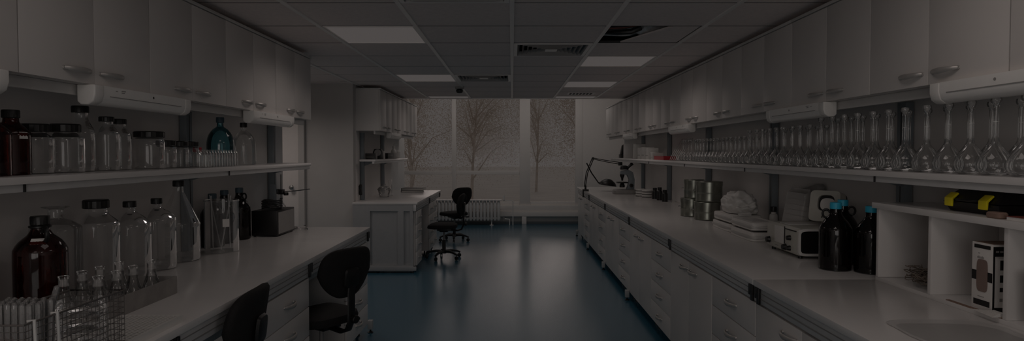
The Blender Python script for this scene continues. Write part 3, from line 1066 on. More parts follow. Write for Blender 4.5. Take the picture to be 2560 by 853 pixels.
def label_patch(parent, r, z0, z1, a0, a1, r1=None, material=None, name='paper_label'):
    """curved paper label on a bottle; angles in degrees around z"""
    n = 8
    r1 = r if r1 is None else r1
    vs, fs = [], []
    for k in range(n + 1):
        a = R(a0 + (a1 - a0) * k / n)
        for rr, z in ((r, z0), (r1, z1), (r1 + 0.0008, z1), (r + 0.0008, z0)):
            vs.append((rr * math.cos(a), rr * math.sin(a), z))
    for k in range(n):
        for q in range(4):
            q2 = (q + 1) % 4
            fs.append((k * 4 + q, k * 4 + q2, (k + 1) * 4 + q2, (k + 1) * 4 + q))
    fs += [(0, 1, 2, 3), (n * 4 + 3, n * 4 + 2, n * 4 + 1, n * 4)]
    return MB().add(vs, fs).build(name, material or M_PAPER, parent, smooth=False)


def graduations(parent, r, z0, z1, n, a0=-100, da=22):
    m = MB()
    for k in range(n):
        z = z0 + (z1 - z0) * k / (n - 1)
        w = da if k % 2 == 0 else da * 0.55
        vs, fs = [], []
        for q in range(5):
            a = R(a0 + w * q / 4)
            vs += [((r + 0.0006) * math.cos(a), (r + 0.0006) * math.sin(a), z - 0.0008), ((r + 0.0006) * math.cos(a), (r + 0.0006) * math.sin(a), z + 0.0008)]
        for q in range(4):
            fs.append((q * 2, q * 2 + 2, q * 2 + 3, q * 2 + 1))
        m.add(vs, fs)
    return m.build('graduation_marks', M_LENS, parent, smooth=False)


def jar_bottle(name, label, cat, loc, d, h, neck_r, cap_h, glass, capmat, shoulder=0.72, group=None, capr=None, marks=False, cone=False, stopper=False):
    """bottle: body d wide, total height h including the cap"""
    r = d / 2
    t = thing(name, label, cat, loc, 0, group)
    hb = h - cap_h * 0.85
    if cone:
        prof = [(0.001, 0.004), (r * 0.85, 0.002), (r * 0.97, 0.010), (r, 0.03), (r, hb * 0.45), (r * 0.96, hb * 0.52), (neck_r * 1.35, hb * 0.88), (neck_r, hb * 0.93), (neck_r, hb - 0.004), (neck_r * 1.08, hb)]
    else:
        zs = hb * shoulder
        prof = [(0.001, 0.004), (r * 0.85, 0.002), (r * 0.97, 0.010), (r, 0.03), (r, zs * 0.5), (r, zs), (r * 0.93, zs + (hb - zs) * 0.25), (max(neck_r * 1.2, r * 0.6), zs + (hb - zs) * 0.55), (neck_r, zs + (hb - zs) * 0.75), (neck_r, hb - 0.004), (neck_r * 1.06, hb)]
    lathe_part('glass_body', prof, glass, t)
    if capmat is not None:
        cap_part(t, capr or neck_r * 1.18, h - cap_h, cap_h, capmat)
    if marks:
        graduations(t, r, h * 0.15, h * shoulder * 0.85, 9)
    return t


def ring_handle(parent, x0, z0, reach, drop, r=0.009, ang=0.0, material=None):
    pts = []
    for k in range(12):
        a = PI * 0.95 - (PI * 1.55) * k / 11
        pts.append((x0 + reach * 0.5 + reach * 0.5 * math.cos(a), 0, z0 - drop * 0.1 + drop * 0.5 * math.sin(a)))
    m = MB().tube(pts, r, 10)
    m.xform(Matrix.Rotation(ang, 4, 'Z'))
    return m.build('ring_handle', material, parent)


TZ = 0.90
BZ = 'brown jug bench'
# big brown jug
t = thing('amber_jug', 'big brown glass jug with a ring handle and a small white label', 'jug', (-1.865, 2.443, TZ))
r = 0.090
lathe_part('glass_body', [(0.001, 0.006), (r * 0.86, 0.003), (r * 0.97, 0.010), (r, 0.03), (r, 0.12), (r, 0.232), (r * 0.96, 0.255), (r * 0.78, 0.282), (r * 0.50, 0.304), (0.036, 0.318), (0.031, 0.33), (0.031, 0.352)], G_AMBER, t, 40)
cap_part(t, 0.033, 0.346, 0.034, M_BLACK)
MB().lathe([(0.031, 0.333), (0.038, 0.336), (0.038, 0.342), (0.031, 0.345)], seg=28).build('neck_collar', M_BLACK, t)
ring_handle(t, 0.030, 0.318, 0.055, 0.055, 0.008, R(-38), M_BLACK)
label_patch(t, 0.0735, 0.276, 0.297, -82, -38, 0.055)
# flat-lipped clear jar
t = thing('glass_jar', 'clear glass jar with a wide flat lip standing behind the brown jug', 'jar', (-1.985, 2.69, TZ))
r = 0.096
lathe_part('glass_body', [(0.001, 0.005), (r * 0.9, 0.003), (r, 0.02), (r, 0.15), (r, 0.285), (r * 0.93, 0.31), (r * 0.55, 0.335), (0.031, 0.342), (0.029, 0.36), (0.029, 0.383), (0.05, 0.392), (0.051, 0.396), (0.02, 0.397)], G_BOTTLE, t, 40)

jar_bottle('glass_bottle', 'big clear bottle with a wide black cap beside the flat-lipped jar', 'bottle', (-1.94, 2.885, TZ), 0.192, 0.411, 0.046, 0.040, G_BOTTLE, M_BLACK, 0.76)
jar_bottle('glass_bottle', 'clear bottle with a smaller black cap, middle of the big capped three', 'bottle', (-1.925, 3.115, TZ), 0.192, 0.386, 0.026, 0.030, G_BOTTLE, M_BLACK, 0.70)
jar_bottle('glass_bottle', 'clear graduated bottle with a small black cap beside the tall conical bottle', 'bottle', (-1.93, 3.36, TZ), 0.19, 0.383, 0.024, 0.030, G_BOTTLE, M_BLACK, 0.72, marks=True)
jar_bottle('conical_bottle', 'tall conical clear bottle with a black cap, highest on the jug bench', 'bottle', (-1.95, 3.62, TZ), 0.225, 0.467, 0.026, 0.034, G_BOTTLE, M_BLACK, cone=True, marks=True)

# clear cylinder full of rods
t = thing('glass_cylinder', 'clear glass cylinder holding thin rods, white label on its side', 'glass cylinder', (-1.855, 3.95, TZ))
r = 0.102
lathe_part('glass_body', [(0.001, 0.006), (r * 0.9, 0.004), (r, 0.015), (r, 0.12), (r, 0.315), (r * 1.04, 0.322)], G_BOTTLE, t, 36)
label_patch(t, r, 0.165, 0.215, -62, -40)
for k in range(4):
    a = 0.7 + k * 1.45
    rod = MB().tube([(0.05 * math.cos(a), 0.05 * math.sin(a), 0.018), (0.085 * math.cos(a + 0.8), 0.085 * math.sin(a + 0.8), 0.36)], 0.0035, 6).build('rod', G_TUBE, None)
    rod.location = (-1.855, 3.95, TZ)
    tag(rod, ['thin glass rod leaning in the labelled cylinder, highest', 'thin glass rod in the labelled cylinder, towards the wall', 'thin glass rod in the labelled cylinder, towards the tall conical bottle', 'thin glass rod in the labelled cylinder, on its aisle side'][k], 'rod', 'rods in the glass cylinder')


def growler(label, loc, d, h, capmat, ang, scale_cap=1.0):
    t = thing('amber_bottle', label, 'bottle', loc, 0, 'dark brown reagent bottles')
    r = d / 2
    lathe_part('glass_body', [(0.001, 0.005), (r * 0.88, 0.003), (r * 0.98, 0.012), (r, 0.03), (r, h * 0.3), (r, h * 0.58), (r * 0.95, h * 0.64), (r * 0.74, h * 0.72), (r * 0.48, h * 0.79), (r * 0.36, h * 0.84), (r * 0.34, h * 0.90), (r * 0.34, h * 0.955)], G_DARKAMBER, t, 36)
    cap_part(t, r * 0.365 * scale_cap, h * 0.905, h * 0.095, capmat)
    ring_handle(t, r * 0.34, h * 0.845, 0.036, 0.046, 0.006, ang, M_BLACK)
    return t


growler('dark bottle with a dull blue cap behind the rod cylinder, by the conical bottle', (-2.01, 4.15, TZ), 0.150, 0.355, M_DKBLUECAP, 2.0)
growler('dark bottle with a dull blue cap between two others behind the rod cylinder', (-2.01, 4.325, TZ), 0.150, 0.368, M_DKBLUECAP, 2.4)
growler('dark bottle with a dull blue cap beside the black instrument box', (-1.985, 4.505, TZ), 0.150, 0.375, M_DKBLUECAP, -0.3)
growler('brown bottle with a bright blue cap in front of the cream instrument', (1.745, 3.335, TZ), 0.162, 0.362, M_BLUECAP, PI * 0.9)
growler('brown blue-capped bottle half hidden behind the front one', (1.885, 3.525, TZ), 0.155, 0.362, M_BLUECAP, -0.5)
growler('brown blue-capped bottle tucked against the side of the white cubby', (1.885, 3.245, TZ), 0.158, 0.350, M_BLUECAP, 0.6)

# black instrument box with coiled lead on top
t = thing('instrument_box', 'black boxed instrument with a coiled lead on top on the jug bench', 'instrument', (-1.85, 4.80, TZ))
B(-0.098, 0.098, -0.18, 0.18, 0.008, 0.195).build('casing', M_BLACK, t, bevel=0.005)
B(0.0985, 0.1005, -0.165, 0.165, 0.02, 0.182).build('side_panel', M_GREYP, t)
for x in (-0.08, 0.08):
    for y in (-0.16, 0.16):
        MB().cyl(x, y, 0, 0.0079, 0.01, 10).build('foot', M_RUBBER, t)
pts = []
for k in range(60):
    a = k * 0.55
    pts.append((0.07 * math.cos(a), 0.09 * math.sin(a) - 0.03, 0.200 + 0.0012 * k + 0.006 * math.sin(3 * a)))
MB().tube(pts, 0.005, 6).build('lead', M_RUBBER, t)

# retort stand with clamp and glass condenser
t = thing('retort_stand', 'retort stand with a black clamp and a rod reaching out past the bench end', 'retort stand', (-1.90, 5.12, TZ))
B(-0.10, 0.10, -0.07, 0.07, 0, 0.014).build('base', M_GREYP, t, bevel=0.004)
MB().cyl(-0.02, 0.03, 0.0142, 0.45, 0.007, 10).build('rod', M_STEEL, t)
m = MB().box(-0.04, 0.005, -0.0, 0.05, 0.285, 0.325).cyl(-0.035, -0.012, 0.29, 0.33, 0.018, 12).cyl(0.02, 0.03, 0.275, 0.30, 0.02, 12)
m.build('clamp', M_BLACK, t, bevel=0.004)
MB().tube([(0.0, 0.03, 0.305), (0.10, 0.03, 0.313), (0.22, 0.03, 0.328)], 0.004, 8).build('clamp_arm', M_STEEL, t)
B(-0.085, -0.035, -0.045, -0.03, 0.23, 0.37).build('scale_plate', M_UPR, t, bevel=0.003)
MB().tube([(0.03, -0.03, 0.0145), (0.03, -0.03, 0.12), (0.035, -0.03, 0.19), (0.01, -0.02, 0.22), (-0.03, -0.02, 0.22)], 0.006, 8).build('glass_condenser', G_TUBE, t)
t = thing('glass_tubing', 'tangle of thin glass tubing lying at the foot of the retort stand', 'glass tubing', (-1.715, 5.03, TZ))
for k in range(5):
    a = k * 1.2
    MB().tube([(0.05 * math.cos(a + q * 0.5), 0.05 * math.sin(a + q * 0.5), 0.006 + 0.006 * k + 0.004 * math.sin(q * 1.4)) for q in range(7)], 0.004, 6).build('tube', G_TUBE, t)

# two-lobed black rubber bellows at the picture edge
t = thing('rubber_bellows', 'black two-lobed rubber bellows pump behind the wire basket', 'bellows pump', (-1.995, 2.262, TZ))
lathe_part('bellows', [(0.001, 0.0), (0.045, 0.002), (0.062, 0.035), (0.060, 0.07), (0.040, 0.095), (0.060, 0.12), (0.058, 0.155), (0.040, 0.18), (0.001, 0.185)], M_RUBBER, t, 32, 4)
MB().lathe([(0.036, 0.1852), (0.036, 0.215), (0.02, 0.216)], seg=24).build('white_collar', M_PLASTW, t)
MB().lathe([(0.044, 0.2162), (0.044, 0.222), (0.02, 0.223)], seg=24).build('lid', M_BLACK, t)
o = MB().prism([(-2.09, 1.92), (-1.88, 1.94), (-1.86, 2.185), (-2.07, 2.18)], TZ, TZ + 0.002, 'z').build('paper_sheet', M_PAPER, None, smooth=False)
tag(o, 'white paper sheet lying behind the wire basket', 'paper')

# galvanised tray with small flasks
t = thing('metal_tray', 'dull metal tray holding the small conical flasks', 'tray', (-1.63, 2.485, TZ))
a, b, hh = 0.128, 0.280, 0.077
m = MB().box(-a, a, -b, b, 0, 0.003)
m.box(-a, a, -b, -b + 0.003, 0.003, hh).box(-a, a, b - 0.003, b, 0.003, hh).box(-a, -a + 0.003, -b + 0.003, b - 0.003, 0.003, hh).box(a - 0.003, a, -b + 0.003, b - 0.003, 0.003, hh)
m.build('tray_body', M_TRAY, t, smooth=False)
B(-a + 0.004, a - 0.004, -b + 0.004, b - 0.004, 0.0031, 0.0045).build('liner', M_TRAYIN, t, smooth=False)
FLASK = None
fl = [(-1.70, 2.545, 'beside the jug end of the tray'), (-1.575, 2.345, 'in the corner of the metal tray close to the wire basket'), (-1.575, 2.455, 'second along the aisle side of the metal tray'),
      (-1.69, 2.655, 'at the far wall corner of the metal tray'), (-1.575, 2.565, 'third along the aisle side of the metal tray'), (-1.575, 2.695, 'alone at the far aisle corner of the metal tray'),
      (-1.705, 2.345, 'in front of the brown jug'), (-1.705, 2.445, 'behind the one in front of the brown jug')]
for x, y, w in fl:
    lab = 'small clear conical flask ' + w
    if FLASK is None:
        t = thing('conical_flask', lab, 'flask', (x, y, TZ + 0.0046), 0, 'small conical flasks in the metal tray')
        lathe_part('glass_body', [(0.001, 0.002), (0.036, 0.001), (0.042, 0.006), (0.041, 0.018), (0.030, 0.062), (0.0185, 0.102), (0.0175, 0.115), (0.0175, 0.148), (0.021, 0.154), (0.019, 0.156)], G_CLEAR, t, 28)
        lathe_part('band', [(0.0178, 0.118), (0.0178, 0.145)], G_TUBE, t, 24, 0)
        FLASK = t
    else:
        dup(FLASK, (x, y, TZ + 0.0046), random.uniform(0, 6), lab)

# wire basket
bx0, bx1, by0, by1, bz0, bz1 = -1.385, -1.215, 1.53, 1.93, TZ + 0.003, TZ + 0.20
t = thing('wire_basket', 'wire mesh basket of glass tubes at the corner of the jug bench', 'basket', ((bx0 + bx1) / 2, (by0 + by1) / 2, TZ))
ox, oy = (bx0 + bx1) / 2, (by0 + by1) / 2
hx, hy = (bx1 - bx0) / 2, (by1 - by0) / 2
wr = 0.0011
m = MB()
nz = 11
for k in range(1, nz):
    z = 0.005 + (0.195) * k / nz
    m.tube([(-hx, -hy, z), (hx, -hy, z)], wr, 5).tube([(-hx, hy, z), (hx, hy, z)], wr, 5)
    m.tube([(-hx, -hy, z), (-hx, hy, z)], wr, 5).tube([(hx, -hy, z), (hx, hy, z)], wr, 5)
nx, ny = 10, 24
for k in range(nx + 1):
    x = -hx + 2 * hx * k / nx
    m.tube([(x, -hy, 0.2), (x, -hy, 0.004), (x, hy, 0.004), (x, hy, 0.2)], wr, 5)
for k in range(ny + 1):
    y = -hy + 2 * hy * k / ny
    m.tube([(-hx, y, 0.2), (-hx, y, 0.003), (hx, y, 0.003), (hx, y, 0.2)], wr, 5)
m.build('mesh', M_WIRE, t)
MB().tube([(-hx, -hy, 0.2), (hx, -hy, 0.2), (hx, hy, 0.2), (-hx, hy, 0.2), (-hx, -hy, 0.2)], 0.0028, 8).build('rim', M_WIRE, t)
for y in (-hy + 0.03, -hy + 0.11):
    MB().tube([(hx - 0.005, y - 0.012, 0.205), (hx + 0.004, y, 0.206), (hx + 0.005, y + 0.004, 0.10), (hx + 0.003, y + 0.004, 0.006)], 0.004, 8).build('white_tie', M_PLASTW, t)
# test tubes, mouths down, standing in the basket
TUBE = None
tz = TZ + 0.0062
pos = []
for iy in range(5):
    for ix in range(7):
        pos.append((bx0 + 0.016 + ix * 0.0185 + (0.009 if iy % 2 else 0), 1.60 + iy * 0.0185))
for k, (x, y) in enumerate(pos):
    lab = 'clear test tube standing round end up in the bundle in the wire basket'
    tilt = ((x - (bx0 + 0.075)) * 0.9)
    if TUBE is None:
        t = MB().lathe(soften([(0.0082, 0.0), (0.0078, 0.006), (0.0078, 0.10), (0.0078, 0.215), (0.0062, 0.226), (0.003, 0.2305), (0.0005, 0.231)], 2), seg=14, close=False).build('test_tube', G_TUBE)
        t.location = (x, y, tz)
        tag(t, lab, 'test tube', 'test tubes standing in the wire basket')
        TUBE = t
    else:
        c = TUBE.copy()
        COL.objects.link(c)
        c.location = (x, y, tz)
        words_check(lab)
        t = c
    t.rotation_euler = (random.uniform(-0.02, 0.02), min(0.05, max(-0.02, tilt * 0.5)) if x > bx0 + 0.10 else 0.0, 0)
    if x <= bx0 + 0.10:
        t.location.z = tz
o = TUBE.copy()
COL.objects.link(o)
o.location = (bx0 + 0.055, 1.712, tz + 0.028)
o.rotation_euler = (R(-4), R(14), 0)
tag(o, 'clear test tube leaning above the others in the wire basket', 'test tube', 'test tubes standing in the wire basket')
# more glass in the basket
def dish(label, loc, r, h, tilt=(0, 0, 0)):
    t = thing('glass_dish', label, 'dish', loc, 0, 'glass dishes in the wire basket')
    lathe_part('glass_body', [(0.001, 0.002), (r * 0.8, 0.001), (r * 0.97, 0.006), (r, 0.018), (r, h)], G_CLEAR, t, 32)
    t.rotation_euler = tilt
    return t


for k in range(4):
    dish('round glass dish in the basket stack, %s from the top' % ORD[3 - k], (-1.30, 1.8575, TZ + 0.0062 + 0.045 * k), 0.070, 0.043)
t = thing('glass_beaker', 'upturned glass beaker behind the dishes of the wire basket', 'beaker', (-1.515, 2.06, TZ))
lathe_part('glass_body', [(0.043, 0.0), (0.040, 0.004), (0.040, 0.10), (0.036, 0.118), (0.001, 0.120)], G_CLEAR, t, 30)
pts = [(bx0 + 0.048 + 0.03 * math.cos(a * 0.8), 1.755 + 0.03 * math.sin(a * 0.8), TZ + 0.011 + 0.004 * a) for a in range(20)]
o = MB().tube(pts, 0.0055, 8).build('rubber_tube', M_REDRUB)
tag(o, 'coil of reddish rubber tubing in the wire basket', 'rubber tubing')
FUN = None
for k, (x, y, w) in enumerate([(-1.262, 1.752, 'against the aisle side of the wire basket'), (-1.268, 1.708, 'by the test tubes in the wire basket')]):
    lab = 'small white plastic funnel standing ' + w
    t = thing('plastic_funnel', lab, 'funnel', (x, y, TZ + 0.0062), R(30 * k), 'funnels in the wire basket')
    MB().lathe([(0.005, 0.0), (0.006, 0.05), (0.02, 0.085), (0.0215, 0.09)], seg=20, close=False).build('cone', M_PLASTW, t)
    B(0.0215, 0.034, -0.006, 0.006, 0.083, 0.089).build('tab', M_PLASTW, t, bevel=0.002)
t = thing('red_tray', 'red plastic rack at the picture edge inside the wire basket', 'rack', (-1.33, 1.562, TZ + 0.006))
m = MB().box(-0.04, 0.04, -0.022, 0.018, 0, 0.004)
for z in (0.06, 0.12):
    m.box(-0.04, 0.04, -0.022, -0.018, z, z + 0.012).box(-0.04, 0.04, 0.014, 0.018, z, z + 0.012)
for x in (-0.04, -0.013, 0.013, 0.037):
    m.box(x, x + 0.004, -0.022, -0.018, 0.004, 0.135).box(x, x + 0.004, 0.014, 0.018, 0.004, 0.135)
m.build('frame', M_RED, t, smooth=False)

# perforated white plate behind the basket
t = thing('perforated_plate', 'flat white perforated rack lying beside the wire basket', 'rack', (-1.34, 2.13, TZ))
px, py = 0.105, 0.155
gm = MB()
nxp, nyp = 12, 18
for k in range(nxp + 1):
    x = -px + 2 * px * k / nxp
    gm.box(x - 0.0035, x + 0.0035, -py, py, 0.02, 0.026)
for k in range(nyp + 1):
    y = -py + 2 * py * k / nyp
    gm.box(-px, px, y - 0.0035, y + 0.0035, 0.0195, 0.0255)
gm.build('grid_top', M_PLASTW, t, smooth=False)
m = MB().box(-px - 0.004, px + 0.004, -py - 0.008, -py - 0.0036, 0, 0.026).box(-px - 0.004, px + 0.004, py + 0.0036, py + 0.008, 0, 0.026)
m.box(-px - 0.008, -px - 0.0036, -py - 0.008, py + 0.008, 0, 0.026).box(px + 0.0036, px + 0.008, -py - 0.008, py + 0.008, 0, 0.026)
m.box(-px, px, -py, py, 0, 0.012)
m.build('tray_rim', M_PLASTW, t, smooth=False)

# ================================================================== ON THE SHELF ABOVE THE JUG BENCH
SZ = 1.442


def amber_round(label, loc, d, h, patch):
    t = thing('amber_bottle', label, 'bottle', loc, 0, 'brown bottles on the shelf')
    r = d / 2
    lathe_part('glass_body', [(0.001, 0.004), (r * 0.9, 0.002), (r, 0.014), (r, h * 0.3), (r, h * 0.60), (r * 0.94, h * 0.67), (r * 0.62, h * 0.76), (r * 0.42, h * 0.82), (r * 0.40, h * 0.93)], G_AMBER, t, 36)
    cap_part(t, r * 0.47, h * 0.875, h * 0.125, M_BLACK)
    label_patch(t, r * 1.0, h * 0.555, h * 0.66, patch[0], patch[1], r * 0.965)
    return t


amber_round('brown bottle cut by the picture edge, white label at its shoulder, on the shelf', (-1.930, 2.295, SZ), 0.128, 0.252, (-55, -28))
amber_round('brown bottle on the shelf, the one with its whole black cap showing', (-1.965, 2.435, SZ), 0.128, 0.256, (-28, 2))
jar_bottle('glass_jar', 'clear jar with a wide black lid next to the brown shelf bottles', 'jar', (-1.985, 2.582, SZ), 0.138, 0.208, 0.040, 0.034, G_BOTTLE, M_BLACK, 0.80, 'clear shelf jars', capr=0.052)
jar_bottle('glass_jar', 'clear graduated jar with a wide black lid, second from the brown shelf bottles', 'jar', (-1.962, 2.728, SZ), 0.146, 0.214, 0.042, 0.036, G_BOTTLE, M_BLACK, 0.80, 'clear shelf jars', capr=0.058, marks=True)
jar_bottle('glass_bottle', 'taller clear shelf bottle with a narrow black cap behind the wide-lidded jars', 'bottle', (-2.005, 2.885, SZ), 0.116, 0.305, 0.030, 0.032, G_BOTTLE, M_BLACK, 0.62)
jar_bottle('glass_bottle', 'clear shelf bottle with a black cap before the strip lamp', 'bottle', (-1.965, 3.010, SZ), 0.108, 0.262, 0.028, 0.024, G_BOTTLE, M_BLACK, 0.72)
jar_bottle('glass_bottle', 'clear shelf bottle with a black cap, fourth past the brown bottles', 'bottle', (-1.985, 3.135, SZ), 0.110, 0.258, 0.030, 0.026, G_BOTTLE, M_BLACK, 0.72)
jar_bottle('glass_jar', 'clear shelf jar with a very wide black lid under the strip lamp end', 'jar', (-1.955, 3.345, SZ), 0.150, 0.202, 0.060, 0.032, G_BOTTLE, M_BLACK, 0.84, 'clear shelf jars', capr=0.076)
jar_bottle('glass_jar', 'low black-lidded jar on the shelf, first of three in line', 'jar', (-1.965, 3.525, SZ), 0.108, 0.158, 0.045, 0.030, G_BOTTLE, M_BLACK, 0.80, 'low shelf jars', capr=0.052)
jar_bottle('glass_jar', 'low black-lidded jar on the shelf, middle of three in line', 'jar', (-1.960, 3.650, SZ), 0.108, 0.156, 0.045, 0.030, G_BOTTLE, M_BLACK, 0.80, 'low shelf jars', capr=0.052)
jar_bottle('glass_jar', 'low black-lidded jar on the shelf, last of three in line', 'jar', (-1.962, 3.775, SZ), 0.108, 0.156, 0.045, 0.030, G_BOTTLE, M_BLACK, 0.80, 'low shelf jars', capr=0.052)
jar_bottle('dropper_bottle', 'small clear bottle with a bright red cap on the shelf', 'bottle', (-1.975, 3.892, SZ), 0.058, 0.122, 0.018, 0.030, G_BOTTLE, M_RED, 0.7, capr=0.026)
VIAL = None
k = 0
for iy in range(12):
    for ix in range(2):
        x, y = -1.808 - 0.036 * ix, 3.66 + iy * 0.036
        k += 1
        lab = 'clear thin vial in the double line before the teal bottle'
        if VIAL is None:
            t = MB().lathe(soften([(0.001, 0.0015), (0.012, 0.001), (0.0135, 0.004), (0.0135, 0.05), (0.0135, 0.085), (0.009, 0.094), (0.009, 0.104), (0.011, 0.106)], 2), seg=16, close=False).build('vial', G_CLEAR)
            t.location = (x, y, SZ)
            tag(t, lab, 'vial', 'thin vials on the shelf')
            VIAL = t
        else:
            c = VIAL.copy()
            COL.objects.link(c)
            c.location = (x, y, SZ)
            words_check(lab)


def carboy(label, loc, d, h, glass, cap, liquid=None):
    t = thing('round_bottle', label, 'bottle', loc, 0, 'round-shouldered shelf bottles')
    r = d / 2
    prof = [(0.001, 0.004), (r * 0.88, 0.002), (r, 0.018), (r, h * 0.35), (r * 0.98, h * 0.50), (r * 0.84, h * 0.64), (r * 0.55, h * 0.75), (r * 0.28, h * 0.80), (r * 0.24, h * 0.84), (r * 0.24, h * 0.93)]
    lathe_part('glass_body', prof, glass, t, 40)
    cap_part(t, r * 0.30, h * 0.89, h * 0.11, cap)
    return t


carboy('round-shouldered teal glass bottle on the shelf behind the thin vials', (-1.955, 4.16, SZ), 0.172, 0.325, G_TEAL, M_DKBLUECAP)
carboy('round-shouldered clear bottle on the shelf past the teal one', (-1.945, 4.50, SZ), 0.165, 0.305, G_BOTTLE, M_BLACK)

# ================================================================== ON THE FLASK SHELF
def vol_flask(label):
    t = thing('volumetric_flask', label, 'flask', group='long-necked volumetric flasks')
    lathe_part('glass_body', [(0.001, 0.005), (0.030, 0.002), (0.046, 0.006), (0.056, 0.026), (0.0575, 0.045), (0.051, 0.070), (0.034, 0.098), (0.017, 0.122), (0.0115, 0.140), (0.0105, 0.165), (0.0105, 0.262), (0.0135, 0.268), (0.0130, 0.273)], G_CLEAR, t, 28)
    lathe_part('stopper', [(0.0085, 0.262), (0.0095, 0.274), (0.017, 0.279), (0.019, 0.288), (0.017, 0.299), (0.001, 0.301)], G_TUBE, t, 8, 0)
    MB().lathe([(0.0112, 0.206), (0.0112, 0.2075)], seg=16, close=False).build('volume_mark', M_LENS, t)
    return t


FL = None
rows = []
y = 2.235
i = 0
while y < 6.75:
    s = 1.0 if y < 3.75 else (0.88 if y < 4.9 else 0.74)
    rows.append((y, s))
    y += 0.128 * (s + 0.06)
for r_, (xx, off, rn) in enumerate(((1.850, 0.0, 'front row'), (1.990, 0.062, 'wall-side row'))):
    for k, (y, s) in enumerate(rows):
        lab = 'long-necked clear flask in the shelf\'s %s, %s from the cubby end' % (rn, ORD[k])
        loc = (xx + random.uniform(-0.006, 0.006), y + off + random.uniform(-0.004, 0.004), SZ)
        if FL is None:
            FL = vol_flask(lab)
            FL.location = loc
        else:
            c = dup(FL, loc, random.uniform(0, 6), lab)
            c.scale = (s, s, s)
GB = None
for k in range(6):
    y = 6.95 + k * 0.085
    lab = 'bent glass tube leaning on the wall past the flasks, %s from the flasks' % ORD[k]
    if GB is None:
        GB = MB().tube([(0, 0, 0.005), (0.03, 0.015, 0.06), (0.10, 0.05, 0.16), (0.155, 0.075, 0.235), (0.165, 0.085, 0.25), (0.17, 0.11, 0.245), (0.172, 0.12, 0.22)], 0.006, 10).build('glass_bend', G_TUBE)
        GB.location = (1.88, y, SZ)
        tag(GB, lab, 'glass tube', 'bent glass tubes on the shelf')
    else:
        c = GB.copy()
        COL.objects.link(c)
        c.location = (1.88, y, SZ)
        tag(c, lab, 'glass tube')
# red tray, boxes, black device at the window end of the shelf
t = thing('red_tray', 'bright red flat tray on the flask shelf', 'tray', (1.90, 7.72, SZ))
m = MB().box(-0.075, 0.075, -0.25, 0.25, 0, 0.004).box(-0.075, 0.075, -0.25, -0.246, 0.004, 0.045).box(-0.075, 0.075, 0.246, 0.25, 0.004, 0.045)
m.box(-0.075, -0.071, -0.246, 0.246, 0.004, 0.045).box(0.071, 0.075, -0.246, 0.246, 0.004, 0.045)
m.build('tray_body', M_RED, t, smooth=False)
B(-0.078, -0.0755, -0.25, 0.25, 0.040, 0.047).build('lip', M_RED, t)
for k, (y, w, h, lab) in enumerate([(8.12, 0.10, 0.085, 'small white box on the shelf right after the red tray'), (8.42, 0.16, 0.15, 'white carton on the shelf, second after the red tray'),
                                    (8.68, 0.18, 0.165, 'white carton on the shelf, third after the red tray'), (8.95, 0.18, 0.16, 'white carton on the shelf, fourth after the red tray')]):
    t = thing('white_carton', lab, 'box', (1.90, y, SZ), 0, 'white cartons on the flask shelf')
    B(-0.07, 0.07, -w / 2, w / 2, 0, h).build('box_body', M_PAPER, t, bevel=0.002)
    B(-0.0712, -0.0703, -w / 2 + 0.01, w / 2 - 0.01, h * 0.30, h * 0.36).build('printed_band', M_GREYP, t, smooth=False)
    B(-0.0705, 0.0705, -0.012, 0.012, h + 0.0001, h + 0.0008).build('tape', M_PLASTW, t, smooth=False)
t = thing('white_tub', 'round white tub on the shelf between the red tray and cartons', 'tub', (1.90, 8.265, SZ))
MB().lathe([(0.05, 0), (0.055, 0.08)], seg=24).build('tub_body', M_PLASTW, t)
MB().lathe([(0.058, 0.0805), (0.058, 0.095), (0.04, 0.097)], seg=24).build('lid', M_LENS, t)
t = thing('leaning_folder', 'white folder leaning against the cartons on the shelf', 'folder', (1.90, 9.28, SZ))
m = MB().box(-0.09, 0.09, -0.018, 0.018, 0, 0.22)
m.xform(Matrix.Rotation(R(12), 4, 'X') @ Matrix.Translation((0, 0, 0.004)))
m.build('cover', M_PAPER, t, bevel=0.003)
t = thing('shelf_end_board', 'upright pale board standing beside the black device on the shelf', 'board', (1.90, 9.95, SZ))
B(-0.11, 0.11, -0.012, 0.012, 0, 0.23).build('board', M_TOP, t, bevel=0.002)
B(-0.06, 0.06, -0.06, 0.06, 0, 0.0).build('base', M_TOP, t) if False else None
t = thing('black_device', 'black upright device on the window end of the flask shelf', 'device', (1.90, 10.55, SZ))
B(-0.07, 0.07, -0.08, 0.08, 0, 0.06).build('base', M_BLACK, t, bevel=0.006)
MB().prism([(-0.06, 0.0602), (0.05, 0.0602), (0.06, 0.20), (0.0, 0.23), (-0.03, 0.21)], -0.05, 0.05, 'y').build('column', M_BLACK, t, bevel=0.006)
MB().cyl(-0.03, -0.06, 0.0602, 0.10, 0.02, 16).build('knob', M_BLACK, t)

# ================================================================== ON THE FLASK BENCH
def shell_box(mb, x0, x1, y0, y1, z0, z1, th):
    return mb


# white open cubby
t = thing('cubby_shelf', 'white open-fronted cubby standing on the flask bench', 'shelf unit', (1.80, 1.80, TZ))
CH, CD, CL = 0.385, 0.295, 1.27
B(-0.015, CD, -0.02, CL, CH - 0.028, CH).build('top_board', M_TOP, t, bevel=0.002)
B(0.0, CD, 0.0, CL - 0.015, 0, 0.018).build('bottom_board', M_TOP, t, bevel=0.001)
for y in (0.0, 0.44, 0.852, 1.233):
    B(0.0, CD, y, y + 0.020, 0.0185, CH - 0.0285).build('divider', M_TOP, t, bevel=0.0015)
B(CD - 0.008, CD, 0.021, CL - 0.04, 0.0185, CH - 0.0285).build('back_panel', M_BROWNCARD, t) if False else None
for (a, b) in ((0.021, 0.439), (0.461, 0.851), (0.873, 1.232)):
    B(CD - 0.006, CD, a, b, 0.0185, CH - 0.0285).build('back_panel', M_WALLD, t)
